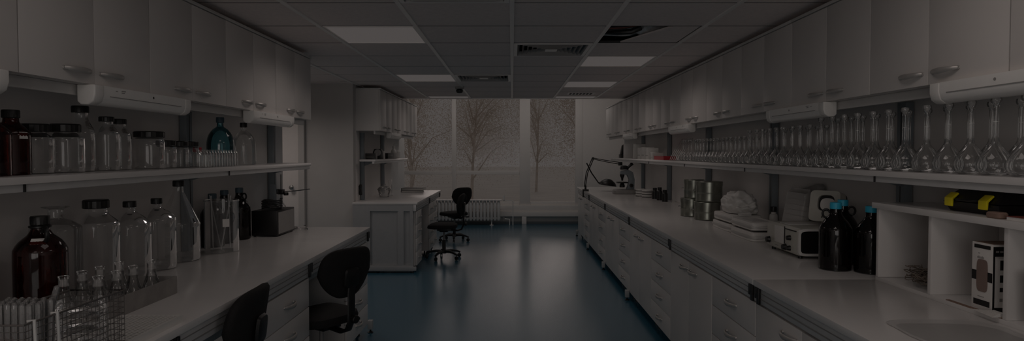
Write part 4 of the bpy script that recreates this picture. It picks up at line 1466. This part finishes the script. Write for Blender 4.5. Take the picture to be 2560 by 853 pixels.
# tangle of wood wool in the far compartment
t = MB()
rnd = random.Random(3)
for k in range(120):
    c = Vector((1.92 + rnd.gauss(0, 0.045), 2.80 + rnd.gauss(0, 0.07), TZ + 0.035 + abs(rnd.gauss(0, 0.03))))
    a = rnd.uniform(0, 6.28)
    pts = []
    for q in range(6):
        an = a + q * 0.8
        pts.append(c + Vector((0.03 * math.cos(an), 0.03 * math.sin(an), rnd.uniform(-0.006, 0.012))))
    for p in pts:
        p.z = max(p.z, TZ + 0.022)
        p.x = min(max(p.x, 1.82), 2.08)
        p.y = min(max(p.y, 2.69), 3.02)
    t.tube(pts, 0.0022, 4)
o = t.build('wood_wool', M_WOOL)
tag(o, 'brown tangle of packing strands in the open cubby compartment', 'packing material')
o['kind'] = 'stuff'
# white carton with the brown window
t = thing('printed_carton', 'tall white printed carton with a brown window in the cubby', 'box', (1.90, 2.395, TZ + 0.0182))
w2, d2, hh = 0.075, 0.053, 0.262
B(-w2, w2, -d2, d2, 0, hh).build('box_body', M_PAPER, t, bevel=0.001)
e = -w2 - 0.0007
def on_side(y0, y1, z0, z1, material, name, k=1):
    return B(e - 0.0004 * k, e + 0.0006, y0, y1, z0, z1).build(name, material, t, smooth=False)
on_side(-d2 + 0.001, d2 - 0.001, 0.115, 0.152, M_BLACK, 'black_band')
rr = MB()
ring = superring(0.0, 0.0, 4, 8, 0)
pts = []
for k in range(32):
    a = 2 * PI * k / 32
    c, s = math.cos(a), math.sin(a)
    pts.append((-0.002 + 0.028 * math.copysign(abs(c) ** 0.4, c), 0.135 + 0.063 * math.copysign(abs(s) ** 0.4, s)))
rr.prism(pts, e - 0.0016, e - 0.0006, 'x').build('brown_window', M_TAN, t, smooth=False)
on_side(-d2 + 0.012, d2 - 0.012, hh - 0.022, hh - 0.008, M_BLACK, 'top_slot')
on_side(-d2 + 0.012, d2 - 0.012, 0.018, 0.040, M_BLACK, 'bottom_print')
on_side(0.012, 0.020, hh - 0.043, hh - 0.040, M_GREYP, 'logo_mark')
for k in range(6):
    on_side(-0.008 + k * 0.0058, -0.0045 + k * 0.0058, hh - 0.062, hh - 0.0545 + (0.002 if k in (1, 4) else 0), M_GREYP, 'logo_letter')
on_side(-0.012, 0.020, 0.051, 0.0535, M_GREYP, 'small_print')
e2 = -d2 - 0.0007
def on_end(x0, x1, z0, z1, material, name, k=1):
    return B(x0, x1, e2 - 0.0004 * k, e2 + 0.0006, z0, z1).build(name, material, t, smooth=False)
on_end(-w2 + 0.001, w2 - 0.001, 0.002, hh - 0.008, M_BLACK, 'black_border')
on_end(-w2 + 0.008, w2 - 0.004, 0.022, hh - 0.045, M_PAPER, 'white_field', 2)
for k in range(5):
    on_end(-w2 + 0.010 + k * 0.016, -w2 + 0.022 + k * 0.016, hh - 0.030, hh - 0.023, M_GREYP, 'heading_print', 2)
on_end(-w2 + 0.010, w2 - 0.02, hh - 0.050, hh - 0.048, M_GREYP, 'text_line', 3)
for z, hgt, wd in ((0.165, 0.038, 0.018), (0.118, 0.028, 0.016), (0.082, 0.016, 0.014), (0.045, 0.012, 0.012)):
    on_end(-0.048, -0.048 + wd, z, z + hgt, M_GREYP if z < 0.06 else M_BLACK, 'pictogram', 3)
    on_end(-0.025, 0.02, z + hgt * 0.6, z + hgt * 0.6 + 0.002, M_GREYP, 'text_line', 3)
B(-w2 + 0.004, w2 - 0.004, -d2 + 0.004, d2 - 0.004, hh + 0.0002, hh + 0.001).build('lid', M_BROWNCARD, t, smooth=False)
# folder and fanned envelopes at the cubby front
t = MB().prism([(1.735, 2.27), (1.96, 2.27), (1.965, 2.335), (1.97, 2.335), (1.83, 2.335), (1.82, 2.53), (1.735, 2.53)], TZ + 0.0185, TZ + 0.0205, 'z')
t = MB().prism([(1.802, 2.268), (1.818, 2.268), (1.818, 2.56), (1.802, 2.56)], TZ + 0.0184, TZ + 0.0210, 'z')
o = t.build('brown_folder', M_BROWNCARD, None, smooth=False)
tag(o, 'thin brown folder strip at the cubby floor edge beside the carton', 'folder')
rnd = random.Random(11)
for k in range(9):
    m = B(-0.010 + 0.002 * k, 0.055, -0.055, 0.055, 0, 0.0014)
    m.xform(Matrix.Translation((1.822 + 0.0015 * k, 2.325 - 0.0015 * k, TZ + 0.0212 + 0.0016 * k)) @ Matrix.Rotation(R(-3 + rnd.uniform(-2, 2)), 4, 'Z'))
    m2 = MB().prism([(1.772 + 0.003 * k, 2.272), (1.822, 2.272), (1.822, 2.336 - 0.001 * k), (1.790 + 0.002 * k, 2.40 - 0.010 * k)], TZ + 0.0214 + 0.0016 * k, TZ + 0.0228 + 0.0016 * k, 'z')
    o = m2.build('envelope', M_PAPER, None, smooth=False)
    tag(o, 'white envelope in the fanned pile at the cubby front, %s from the bottom' % ORD[k], 'envelope', 'fanned envelopes')
# tool case with yellow latches
t = thing('tool_case', 'black plastic tool case with yellow latches on top of the cubby', 'tool case', (1.965, 2.505, TZ + CH + 0.0005))
cl, cdp = 0.155, 0.115
m = MB()
m.add([(-cdp + 0.02, -cl + 0.02, 0), (cdp, -cl + 0.02, 0), (cdp, cl - 0.02, 0), (-cdp + 0.02, cl - 0.02, 0),
       (-cdp, -cl, 0.042), (cdp, -cl, 0.042), (cdp, cl, 0.042), (-cdp, cl, 0.042)],
      [(0, 3, 2, 1), (4, 5, 6, 7), (0, 1, 5, 4), (1, 2, 6, 5), (2, 3, 7, 6), (3, 0, 4, 7)])
m.build('lower_shell', M_BLACK, t, bevel=0.004)
m = MB()
m.add([(-cdp, -cl, 0.044), (cdp, -cl, 0.044), (cdp, cl, 0.044), (-cdp, cl, 0.044),
       (-cdp + 0.045, -cl + 0.03, 0.094), (cdp - 0.01, -cl + 0.03, 0.094), (cdp - 0.01, cl - 0.04, 0.094), (-cdp + 0.045, cl - 0.04, 0.094)],
      [(0, 3, 2, 1), (4, 5, 6, 7), (0, 1, 5, 4), (1, 2, 6, 5), (2, 3, 7, 6), (3, 0, 4, 7)])
m.build('lid', M_BLACK, t, bevel=0.006)
for y in (-0.085, 0.105):
    mm = MB().prism([(-cdp - 0.012, 0.022), (-cdp - 0.004, 0.020), (-cdp - 0.002, 0.050), (-cdp + 0.022, 0.073), (-cdp + 0.016, 0.079), (-cdp - 0.012, 0.056)], y - 0.022, y + 0.022, 'y')
    mm.build('latch', M_YEL, t, bevel=0.003)
MB().tube([(-cdp + 0.002, -0.04, 0.052), (-cdp - 0.012, -0.035, 0.052), (-cdp - 0.012, 0.055, 0.052), (-cdp + 0.002, 0.06, 0.052)], 0.006, 8).build('carry_handle', M_BLACK, t)
t = thing('brown_wallet', 'small brown leather wallet at the cubby top edge by the tool case', 'wallet', (1.812, 2.31, TZ + CH + 0.0005))
superstack(MB(), [(0.018, 0.030, 0), (0.021, 0.034, 0.004), (0.021, 0.034, 0.018), (0.017, 0.030, 0.023)], 5, 28).build('case', M_BROWNCARD, t)
t = thing('notebook', 'flat notebook with a reddish cover at the near cubby top end', 'notebook', (1.90, 2.13, TZ + CH + 0.0005))
B(-0.10, 0.10, -0.12, 0.12, 0, 0.012).build('pages', M_PAPER, t)
B(-0.102, 0.102, -0.122, 0.122, 0.0122, 0.0145).build('cover', M_REDRUB, t, bevel=0.0005)
# grey plastic bin in the cubby's open end
t = thing('plastic_bin', 'grey lidded plastic bin cut by the picture edge at the cubby', 'bin', (1.875, 2.03, TZ + 0.0183))
MB().prism([(-0.058, 0.0), (0.058, 0.0), (0.064, 0.15), (-0.064, 0.15)], -0.13, 0.13, 'y').build('bin_body', M_GREYP, t, bevel=0.006)
B(-0.070, 0.070, -0.136, 0.136, 0.1502, 0.19).build('lid', M_TRIMC, t, bevel=0.004)

# clear plastic bag lying on the worktop before the cubby
def blob(name, hw, hd, hh, material, parent, seed, amp=0.10, n=3.0, seg=40, rings=9, lump=9.0):
    from mathutils import noise
    vs, fs = [], []
    for i in range(rings + 1):
        u = i / rings
        z = hh * u
        sc_ = (max(0.0, 1 - (abs(2 * u - 0.75) / 1.3) ** 2.6)) ** 0.5 if u > 0.375 else (0.86 + 0.14 * math.sin(u / 0.375 * PI / 2))
        sc_ = max(sc_, 0.12)
        for k in range(seg):
            a = 2 * PI * k / seg
            c, s = math.cos(a), math.sin(a)
            x = hw * sc_ * math.copysign(abs(c) ** (2 / n), c)
            y = hd * sc_ * math.copysign(abs(s) ** (2 / n), s)
            nz_ = noise.noise(Vector((x * lump + seed * 7.1, y * lump, z * lump * 2 + seed)))
            f_ = 1 + amp * nz_
            vs.append((x * f_, y * f_, z if i == 0 else max(0.002, z * (1 + amp * 1.5 * nz_))))
    for i in range(rings):
        for k in range(seg):
            k2 = (k + 1) % seg
            fs.append((i * seg + k, i * seg + k2, (i + 1) * seg + k2, (i + 1) * seg + k))
    fs.append(tuple(range(seg))[::-1])
    fs.append(tuple(range(rings * seg, (rings + 1) * seg)))
    return MB().add(vs, fs).build(name, material, parent, angle=80)


t = thing('plastic_bag', 'flat clear plastic bag lying on the worktop before the cubby', 'plastic bag', (1.56, 2.10, TZ))
blob('film', 0.20, 0.20, 0.012, G_PLASTIC, t, 5, 0.10, 5)

# cream instrument with knobs and black end
t = thing('bench_instrument', 'cream bench instrument with black knobs and a black end panel', 'instrument', (1.855, 3.87, TZ))
hx, hy, z0, z1 = 0.165, 0.225, 0.018, 0.180
prof = [(-hx, z0 + 0.01), (-hx + 0.01, z0), (hx, z0), (hx, z1), (-hx + 0.02, z1), (-hx, z1 - 0.015)]
MB().prism([(a, b) for a, b in prof], -hy + 0.012, hy, 'y').build('casing', M_INSTR, t, bevel=0.006)
m = MB()
ys = -hy + 0.0115
fr = superring(hx, (z1 - z0) / 2, 9, 40, 0)
inn = superring(hx - 0.014, (z1 - z0) / 2 - 0.014, 9, 40, 0)
zc = (z0 + z1) / 2
vs = [(x, ys, zc + z) for x, z, _ in fr] + [(x, ys, zc + z) for x, z, _ in inn] + [(x, ys - 0.014, zc + z) for x, z, _ in fr] + [(x, ys - 0.014, zc + z) for x, z, _ in inn]
fs = []
for k in range(40):
    j = (k + 1) % 40
    fs += [(80 + k, 80 + j, 120 + j, 120 + k), (k, j, 80 + j, 80 + k), (40 + k, 40 + j, 120 + j, 120 + k), (k, j, 40 + j, 40 + k)]
MB().add(vs, fs).build('end_frame', M_PLASTW, t)
MB().prism([(x, zc + z) for x, z, _ in superring(hx - 0.0145, (z1 - z0) / 2 - 0.0145, 9, 40, 0)], ys - 0.006, ys - 0.001, 'y').build('black_panel', M_BLACK, t, smooth=False)
B(-hx - 0.004, -hx - 0.0003, -0.03, 0.10, z0 + 0.045, z1 - 0.012).build('flap', M_PLASTW, t, bevel=0.0015)
B(-hx + 0.03, hx - 0.04, -0.03, 0.10, z1 + 0.0003, z1 + 0.004).build('top_flap', M_PLASTW, t, bevel=0.0015)
m = MB().box(-hx - 0.003, -hx - 0.0003, -0.046, -0.037, z0 + 0.05, z1 - 0.006).box(-hx - 0.003, -hx - 0.0003, -0.20, -0.047, z1 - 0.022, z1 - 0.015)
m.build('black_trim', M_BLACK, t, smooth=False)
for y, z, s in ((0.185, z0 + 0.045, 1.3), (-0.055, z0 + 0.030, 1.25), (-0.115, z0 + 0.095, 1.0), (-0.115, z0 + 0.032, 1.0)):
    MB().lathe([(0.013 * s, -0.022), (0.015 * s, -0.004), (0.017 * s, -0.0003)], -hx, y, 18, z, 'x').build('knob', M_BLACK, t)
B(-hx - 0.002, -hx - 0.0003, 0.05, 0.10, z0 + 0.022, z0 + 0.026).build('maker_print', M_GREYP, t, smooth=False)
for x in (-hx + 0.03, hx - 0.03):
    for y in (-hy + 0.04, hy - 0.04):
        MB().cyl(x, y, 0, z0 - 0.0003, 0.013, 12).build('foot', M_BLACK, t)

# tilted dispenser with an oval opening, white tissue inside
IZ = TZ + z1 + 0.0045
t = thing('tissue_dispenser', 'cream dispenser with an oval opening tilted on top of the instrument', 'dispenser', (1.905, 3.775, IZ))
N = 44
w, h, dd = 0.088, 0.095, 0.09
outer = [(x, y) for x, y, _ in superring(w, h, 8, N, 0)]
inner = [(x, y) for x, y, _ in superring(w * 0.56, h * 0.52, 3.2, N, 0)]
inner = [(x + 0.008, y + 0.018) for x, y in inner]
vs = [(x, 0, y) for x, y in outer] + [(x, 0, y) for x, y in inner] + [(x, dd, y) for x, y in outer] + [(x, 0.02, y) for x, y in inner]
fs = []
for k in range(N):
    j = (k + 1) % N
    fs += [(k, j, N + j, N + k), (k, j, 2 * N + j, 2 * N + k), (N + k, N + j, 3 * N + j, 3 * N + k)]
fs.append(tuple(range(2 * N, 3 * N)))
Mt = Matrix.Translation((0, 0.0, 0.121)) @ Matrix.Rotation(R(-48), 4, 'Z') @ Matrix.Rotation(R(-12), 4, 'X')
m = MB().add(vs, fs)
m.xform(Mt)
m.build('shell', M_INSTR, t, angle=40)
m = MB().prism([(x * 0.99 + 0.008, y * 0.99 + 0.018) for x, y, _ in superring(w * 0.555, h * 0.515, 3.2, N, 0)], 0.0205, 0.022, 'y')
m.xform(Mt)
m.build('dark_inside', M_BLACK, t, smooth=False)
m = MB().prism([(x * 0.93 + 0.014, y * 0.80 + 0.012) for x, y, _ in superring(w * 0.52, h * 0.50, 2.6, N, 0)], 0.010, 0.0195, 'y')
m.xform(Mt)
m.build('tissue', M_PAPER, t)
m = MB().prism([(x, y) for x, y in [(-0.01, -0.075), (-0.004, -0.075), (-0.004, -0.062), (-0.01, -0.062)]], -0.002, -0.0003, 'y')
m.xform(Mt)
m.build('keyhole', M_BLACK, t, smooth=False)
m = MB().prism([(x * 0.97, y * 0.97) for x, y in outer], dd + 0.0005, dd + 0.03, 'y')
m.xform(Mt)
m.build('black_back', M_BLACK, t)

# bag of folded white sheets and grey cushion behind it
t = thing('sheet_pack', 'clear bag of folded white sheets leaning behind the cream instrument', 'bag', (1.955, 4.32, TZ))
Ml = Matrix.Rotation(R(9), 4, 'Y')
m = MB()
for k in range(9):
    m.box(-0.030, 0.030, -0.135 + 0.004 * math.sin(k * 2.1), 0.135 + 0.004 * math.cos(k * 1.7), 0.012 + k * 0.037, 0.012 + k * 0.037 + 0.035)
m.xform(Ml)
m.build('folded_sheets', M_PAPER, t, bevel=0.006)
m = superstack(MB(), [(0.030, 0.13, 0.008), (0.036, 0.142, 0.02), (0.037, 0.143, 0.15), (0.036, 0.145, 0.30), (0.032, 0.142, 0.352), (0.012, 0.138, 0.368), (0.006, 0.13, 0.385)], 7, 48)
m.xform(Ml)
m.build('film', G_PLASTIC, t)
t = thing('khaki_pouch', 'dull khaki pouch between the sheet pack and the tilted dispenser', 'pouch', (2.005, 4.03, IZ))
blob('pouch', 0.045, 0.05, 0.15, M_KHAKI, t, 4, 0.06, 4, 32, 8, 8)
t = thing('grey_cushion', 'dark grey wedge cushion propped on the wall above the sheet pack', 'cushion', (2.080, 4.36, TZ))
m = MB().prism([(-0.20, 0.06), (0.20, 0.02), (0.20, 0.36), (0.16, 0.35), (-0.18, 0.42), (-0.20, 0.40)], -0.028, 0.028, 'x')
m.v = [(x, y, z if z > 0.1 else 0.0) for x, y, z in m.v]
m.build('cushion_body', M_GREYP, t, bevel=0.012)

# wrapped white packs
def pack(label, loc, hw, hd, hh, seed, rz=0.0, layers=1):
    t = thing('wrapped_pack', label, 'pack', loc, rz, 'wrapped white packs on the flask bench')
    m = superstack(MB(), [(hw * 0.97, hd * 0.97, 0.0), (hw, hd, 0.004), (hw, hd, hh - 0.008), (hw * 0.97, hd * 0.97, hh)], 9, 44)
    m.build('white_block', M_PAPER, t)
    blob('film', hw * 1.035, hd * 1.03, hh + 0.006, G_PLASTIC, t, seed, 0.035, 8, 44, 6, 14)
    return t


pack('bottom white pack of the pile beside the steel drums', (1.845, 5.10, TZ), 0.125, 0.235, 0.062, 1)
pack('upper white pack under the puffy bag beside the steel drums', (1.850, 5.09, TZ + 0.0740), 0.125, 0.230, 0.058, 2)
pack('bottom white pack of the pile between the puffy bag and cream instrument', (1.795, 4.58, TZ), 0.105, 0.225, 0.065, 3)
pack('upper white pack of the pile between the puffy bag and cream instrument', (1.797, 4.585, TZ + 0.0770), 0.102, 0.220, 0.055, 4)
t = thing('puffy_bag', 'puffy white plastic bag on top of the wrapped packs', 'bag', (1.875, 5.11, TZ + 0.139))
blob('bag_body', 0.115, 0.205, 0.155, M_PLASTW, t, 8, 0.22, 2.6, 72, 22, 17)
t = thing('crumpled_film', 'crumpled clear film tuck between the two pack piles', 'film', (1.80, 4.79, TZ + 0.139))
blob('film', 0.06, 0.05, 0.035, G_PLASTIC, t, 12, 0.35, 3, 32, 6, 30) if False else blob('film', 0.05, 0.015, 0.03, G_PLASTIC, t, 12, 0.3, 3, 32, 6, 30)
for k, (y, lab) in enumerate(((5.40, 'small white bottle with a black side behind the puffy bag'), (4.86, 'small white bottle with a black side behind the wrapped packs'))):
    t = thing('small_bottle', lab, 'bottle', (2.055, y, TZ), 0)
    MB().lathe(soften([(0.001, 0.001), (0.03, 0.0), (0.032, 0.01), (0.032, 0.13), (0.020, 0.15), (0.018, 0.165)]), seg=20).build('bottle_body', M_PLASTW, t)
    cap_part(t, 0.024, 0.166, 0.04, M_BLACK)

# steel drums
def drum(label, loc, d, h, seed):
    t = thing('steel_drum', label, 'drum', loc, R(seed * 40), 'perforated steel drums')
    r = d / 2
    prof = [(r * 0.96, 0), (r, 0.004), (r * 1.012, 0.008), (r, 0.014), (r, h * 0.40), (r * 1.015, h * 0.42), (r * 1.015, h * 0.44), (r, h * 0.46), (r, h * 0.80)]
    MB().lathe(prof, seg=40).build('drum_body', M_TIN, t, angle=25)
    MB().lathe([(r * 1.03, h * 0.795), (r * 1.03, h * 0.96), (r * 1.045, h * 0.97), (r * 1.03, h * 0.985), (r * 0.97, h), (0.01, h)], seg=40).build('lid', M_TIN, t, angle=25)
    a = -2.6
    MB().box(-0.014, 0.014, r * 1.032, r * 1.032 + 0.006, h * 0.66, h * 0.86).xform(Matrix.Rotation(a + PI / 2 - R(seed * 40), 4, 'Z')).build('clasp', M_STEEL, t, bevel=0.002)
    hh_ = MB().tube([(-0.03, r * 1.01, h * 0.55), (-0.03, r * 1.01 + 0.02, h * 0.53), (0.03, r * 1.01 + 0.02, h * 0.53), (0.03, r * 1.01, h * 0.55)], 0.003, 6)
    hh_.xform(Matrix.Rotation(R(75) - R(seed * 40), 4, 'Z'))
    hh_.build('wire_handle', M_STEEL, t)
    return t


drum('lower steel drum beside the wrapped packs', (1.84, 5.83, TZ), 0.235, 0.172, 0)
drum('lower steel drum on the microscope side of the pile', (1.79, 6.16, TZ), 0.220, 0.180, 1)
drum('widest steel drum on top of the pile beside the puffy bag', (1.855, 5.83, TZ + 0.1722), 0.240, 0.190, 2)
drum('narrow upper steel drum on the microscope side of the pile', (1.81, 6.16, TZ + 0.1802), 0.195, 0.185, 3)

# petri dish stacks, dark jars, rack
PET = None
for k, (x, y) in enumerate(((1.86, 8.95), (1.90, 8.72), (1.98, 8.86))):
    for q in range(3):
        lab = 'white-lidded dish in the %s stack beyond the steel drums, %s from the bottom' % (['aisle-side', 'drum-side', 'wall-side'][k], ORD[q])
        loc = (x, y, TZ + q * 0.0365)
        if PET is None:
            PET = thing('petri_dish', lab, 'dish', loc, 0, 'stacked dishes on the flask bench')
            lathe_part('dish', [(0.001, 0.001), (0.066, 0.0), (0.070, 0.004), (0.070, 0.026)], G_TUBE, PET, 28, 0)
            MB().lathe([(0.073, 0.018), (0.073, 0.034), (0.060, 0.036)], seg=28).build('lid', M_PLASTW, PET)
        else:
            dup(PET, loc, 0, lab)
for k, (x, y, h, lab) in enumerate(((1.95, 8.45, 0.15, 'dark jar beyond the steel drums, closest to the dish stacks'), (1.96, 8.22, 0.17, 'dark jar beyond the steel drums, middle of three'), (1.97, 7.98, 0.15, 'dark jar beyond the steel drums, closest to the drums'))):
    t = thing('dark_jar', lab, 'jar', (x, y, TZ), 0, 'dark jars on the flask bench')
    lathe_part('glass_body', [(0.001, 0.001), (0.034, 0.0), (0.037, 0.01), (0.037, h * 0.65), (0.026, h * 0.76), (0.024, h * 0.82)], M_BLACK, t, 24)
    cap_part(t, 0.028, h * 0.80, h * 0.2, M_BLACK)

# microscope
t = thing('microscope', 'grey microscope on the window end of the flask bench', 'microscope', (1.72, 9.50, TZ))
superstack(MB(), [(0.17, 0.11, 0.0), (0.175, 0.115, 0.008), (0.17, 0.11, 0.055), (0.15, 0.095, 0.07)], 5, 36).build('base', M_GREYP, t)
MB().prism([(0.03, 0.071), (0.15, 0.071), (0.155, 0.22), (0.13, 0.33), (0.06, 0.37), (-0.06, 0.35), (-0.06, 0.30), (0.04, 0.29), (0.07, 0.22), (0.05, 0.12)], -0.045, 0.045, 'y').build('arm', M_UPR, t, bevel=0.010)
B(-0.11, 0.045, -0.075, 0.075, 0.165, 0.183).build('stage', M_BLACK, t, bevel=0.003)
MB().lathe([(0.04, 0.10), (0.04, 0.13), (0.025, 0.164)], -0.03, 0, 20).build('condenser', M_BLACK, t)
nose = MB().lathe([(0.012, 0.20), (0.018, 0.24), (0.035, 0.275), (0.035, 0.299)], -0.03, 0, 20)
nose.build('nosepiece', M_BLACK, t)
superstack(MB(), [(0.06, 0.055, 0.0), (0.065, 0.06, 0.01), (0.055, 0.05, 0.05), (0.03, 0.03, 0.062)], 3.5, 28).build('head', M_BLACK, t, loc=(-0.0, 0, 0.372))
for s in (-1, 1):
    m = MB().lathe([(0.017, 0.0), (0.017, 0.075), (0.021, 0.077), (0.021, 0.095), (0.014, 0.098)], seg=18)
    m.xform(Matrix.Translation((0.05, s * 0.032, 0.40)) @ Matrix.Rotation(R(50), 4, 'Y'))
    m.build('eyepiece', M_BLACK, t)
    MB().lathe([(0.028, 0), (0.028, 0.02), (0.016, 0.021), (0.016, 0.035)] if s > 0 else [(0.016, -0.035), (0.016, -0.021), (0.028, -0.02), (0.028, 0)], 0.10, s * 0.0455, 20, 0.13, 'y').build('focus_knob', M_BLACK, t)

# clamp-on bench lamp
t = thing('bench_lamp', 'black clamp-on lamp with long jointed arms at the window end of the bench', 'lamp', (1.205, 10.15, TZ))
m = MB().box(-0.028, 0.05, -0.03, 0.03, 0.0003, 0.03).box(-0.05, -0.028, -0.03, 0.03, -0.10, 0.03).box(-0.028, -0.012, -0.02, 0.02, -0.10, -0.085)
m.cyl(0.0, 0, 0.03, 0.09, 0.016, 14)
m.build('clamp', M_BLACK, t, bevel=0.003)
m = MB()
for y in (-0.012, 0.012):
    m.tube([(0.0, y, 0.08), (0.035, y, 0.30), (0.130, y, 0.53)], 0.006, 8)
    m.tube([(-0.02, y, 0.075), (0.01, y, 0.30), (0.105, y, 0.535)], 0.006, 8)
m.build('lower_arm', M_BLACK, t)
m = MB()
for y in (-0.012, 0.012):
    m.tube([(0.115, y, 0.545), (0.33, y, 0.505), (0.54, y, 0.475)], 0.006, 8)
    m.tube([(0.13, y, 0.525), (0.34, y, 0.480), (0.54, y, 0.445)], 0.006, 8)
m.lathe([(0.022, -0.02), (0.022, 0.02)], 0.12, 0.0, 16, 0.535, 'y')
m.build('upper_arm', M_BLACK, t)
B(0.535, 0.60, -0.022, 0.022, 0.42, 0.478).build('head_joint', M_BLACK, t, bevel=0.006)
MB().tube([(0.02, 0.02, 0.46), (0.10, 0.03, 0.30), (0.22, 0.03, 0.13)], 0.010, 8).build('spring_strut', M_BLACK, t)
m = MB().lathe(soften([(0.03, 0.10), (0.06, 0.09), (0.12, 0.045), (0.145, 0.0), (0.135, -0.004), (0.05, 0.02)]), seg=32)
m.xform(Matrix.Translation((0.36, 0.0, 0.10)) @ Matrix.Rotation(R(8), 4, 'Y'))
m.build('shade', M_BLACK, t)
MB().tube([(0.22, 0.03, 0.13), (0.30, 0.01, 0.17), (0.345, 0.0, 0.195)], 0.010, 8).build('shade_neck', M_BLACK, t)

# ================================================================== BENCH AND SHELF PAST THE WALL CORNER
t = thing('small_black_box', 'plain black box on the short shelf next to the grey wall corner', 'box', (-1.86, 8.20, SZ))
B(-0.065, 0.065, -0.07, 0.07, 0, 0.080).build('casing', M_BLACK, t, bevel=0.004)
B(-0.05, 0.05, -0.0715, -0.0702, 0.03, 0.034).build('seam', M_GREYP, t, smooth=False)
t = thing('dial_gauge', 'black gauge with a pale round dial on the short shelf', 'gauge', (-1.845, 8.55, SZ))
MB().prism([(-0.07, 0), (0.07, 0), (0.065, 0.10), (0.045, 0.14), (-0.045, 0.14), (-0.065, 0.10)], -0.04, 0.04, 'y').build('casing', M_BLACK, t, bevel=0.006)
MB().lathe([(0.001, -0.046), (0.042, -0.046), (0.048, -0.0403)], 0, 0, 28, 0.088, 'y').build('dial', M_GREYP, t)
t = thing('white_carton', 'small upright white carton beside the dial gauge', 'box', (-1.86, 8.80, SZ))
B(-0.03, 0.05, -0.04, 0.04, 0, 0.115).build('box_body', M_PAPER, t, bevel=0.002)
B(-0.02, 0.04, -0.0412, -0.0403, 0.03, 0.05).build('printed_band', M_GREYP, t, smooth=False)
for k, (x, m_, lab) in enumerate(((-1.90, M_BLACK, 'dark box on the short shelf between the gauge and white bottles'), (-1.80, M_GREYP, 'grey box on the short shelf at the aisle side of the dark one'))):
    t = thing('shelf_box', lab, 'box', (x, 9.25 + 0.10 * k, SZ), 0)
    B(-0.045, 0.045, -0.15, 0.15, 0, 0.085).build('casing', m_, t, bevel=0.004)
    B(-0.035, 0.035, -0.1515, -0.1502, 0.05, 0.056).build('seam', M_PAPER, t, smooth=False)
t = thing('wash_bottle', 'white wash bottle on the short shelf near the window', 'bottle', (-1.86, 9.75, SZ))
MB().lathe(soften([(0.001, 0.001), (0.04, 0.0), (0.045, 0.012), (0.045, 0.10), (0.03, 0.135), (0.018, 0.15), (0.018, 0.165)]), seg=22).build('bottle_body', M_PLASTW, t)
cap_part(t, 0.022, 0.165, 0.022, M_PLASTW)
MB().tube([(0, 0, 0.187), (0, 0, 0.215), (0.02, 0, 0.235), (0.06, 0, 0.215)], 0.003, 6).build('spout', M_PLASTW, t)
t = thing('white_canister', 'wide white canister last on the short shelf near the window', 'canister', (-1.87, 10.02, SZ))
MB().lathe([(0.06, 0), (0.065, 0.006), (0.065, 0.10)], seg=24).build('can_body', M_PLASTW, t)
MB().lathe([(0.067, 0.1003), (0.067, 0.125), (0.05, 0.13)], seg=24).build('lid', M_LENS, t)
# bench things
t = thing('lidded_glass_bowl', 'pale lidded glass bowl on the bench past the grey wall corner', 'bowl', (-1.815, 8.80, TZ))
lathe_part('bowl', [(0.001, 0.004), (0.055, 0.0), (0.068, 0.012), (0.070, 0.03), (0.085, 0.075), (0.090, 0.10), (0.098, 0.102), (0.098, 0.108)], G_TUBE, t, 32)
lathe_part('lid', [(0.098, 0.109), (0.090, 0.125), (0.06, 0.150), (0.02, 0.158), (0.016, 0.17), (0.02, 0.185), (0.001, 0.188)], G_TUBE, t, 32)
lathe_part('dark_seal', [(0.0985, 0.1045), (0.1005, 0.107), (0.0985, 0.1095)], M_GREYP, t, 32, 0)
t = thing('measuring_cylinder', 'tall clear measuring cylinder behind the lidded glass bowl', 'cylinder', (-1.79, 9.10, TZ))
lathe_part('glass_body', [(0.055, 0.0), (0.055, 0.008), (0.03, 0.016), (0.03, 0.12), (0.03, 0.235), (0.036, 0.24)], G_TUBE, t, 24, 0)
for k, (dx, rz, lab) in enumerate(((0, 0.05, 'lower dark book of the flat pile at the bench end by the window'), (0.02, -0.12, 'upper dark book of the flat pile at the bench end by the window'))):
    t = thing('dark_book', lab, 'book', (-1.60 + dx, 9.98, TZ + 0.032 * k), rz, 'dark books on the far bench')
    B(-0.165, 0.165, -0.12, 0.12, 0.003, 0.028).build('pages', M_PAPER, t)
    MB().box(-0.17, 0.17, -0.125, 0.125, 0, 0.0028).box(-0.17, 0.17, -0.125, 0.125, 0.0282, 0.031).box(-0.1735, -0.1702, -0.125, 0.125, 0, 0.031).build('cover', M_BLACK, t)
t = thing('wall_handset', 'narrow black handset hung on the wall past the grey wall corner', 'handset', (-2.0, 8.18, TZ + 0.07))
superstack(MB(), [(0.014, 0.016, 0.0), (0.018, 0.022, 0.01), (0.012, 0.016, 0.07), (0.018, 0.022, 0.125), (0.014, 0.016, 0.14)], 4, 20).build('handle', M_BLACK, t)
B(-0.029, -0.0185, -0.02, 0.02, 0.02, 0.12).build('cradle', M_GREYP, t, bevel=0.002)
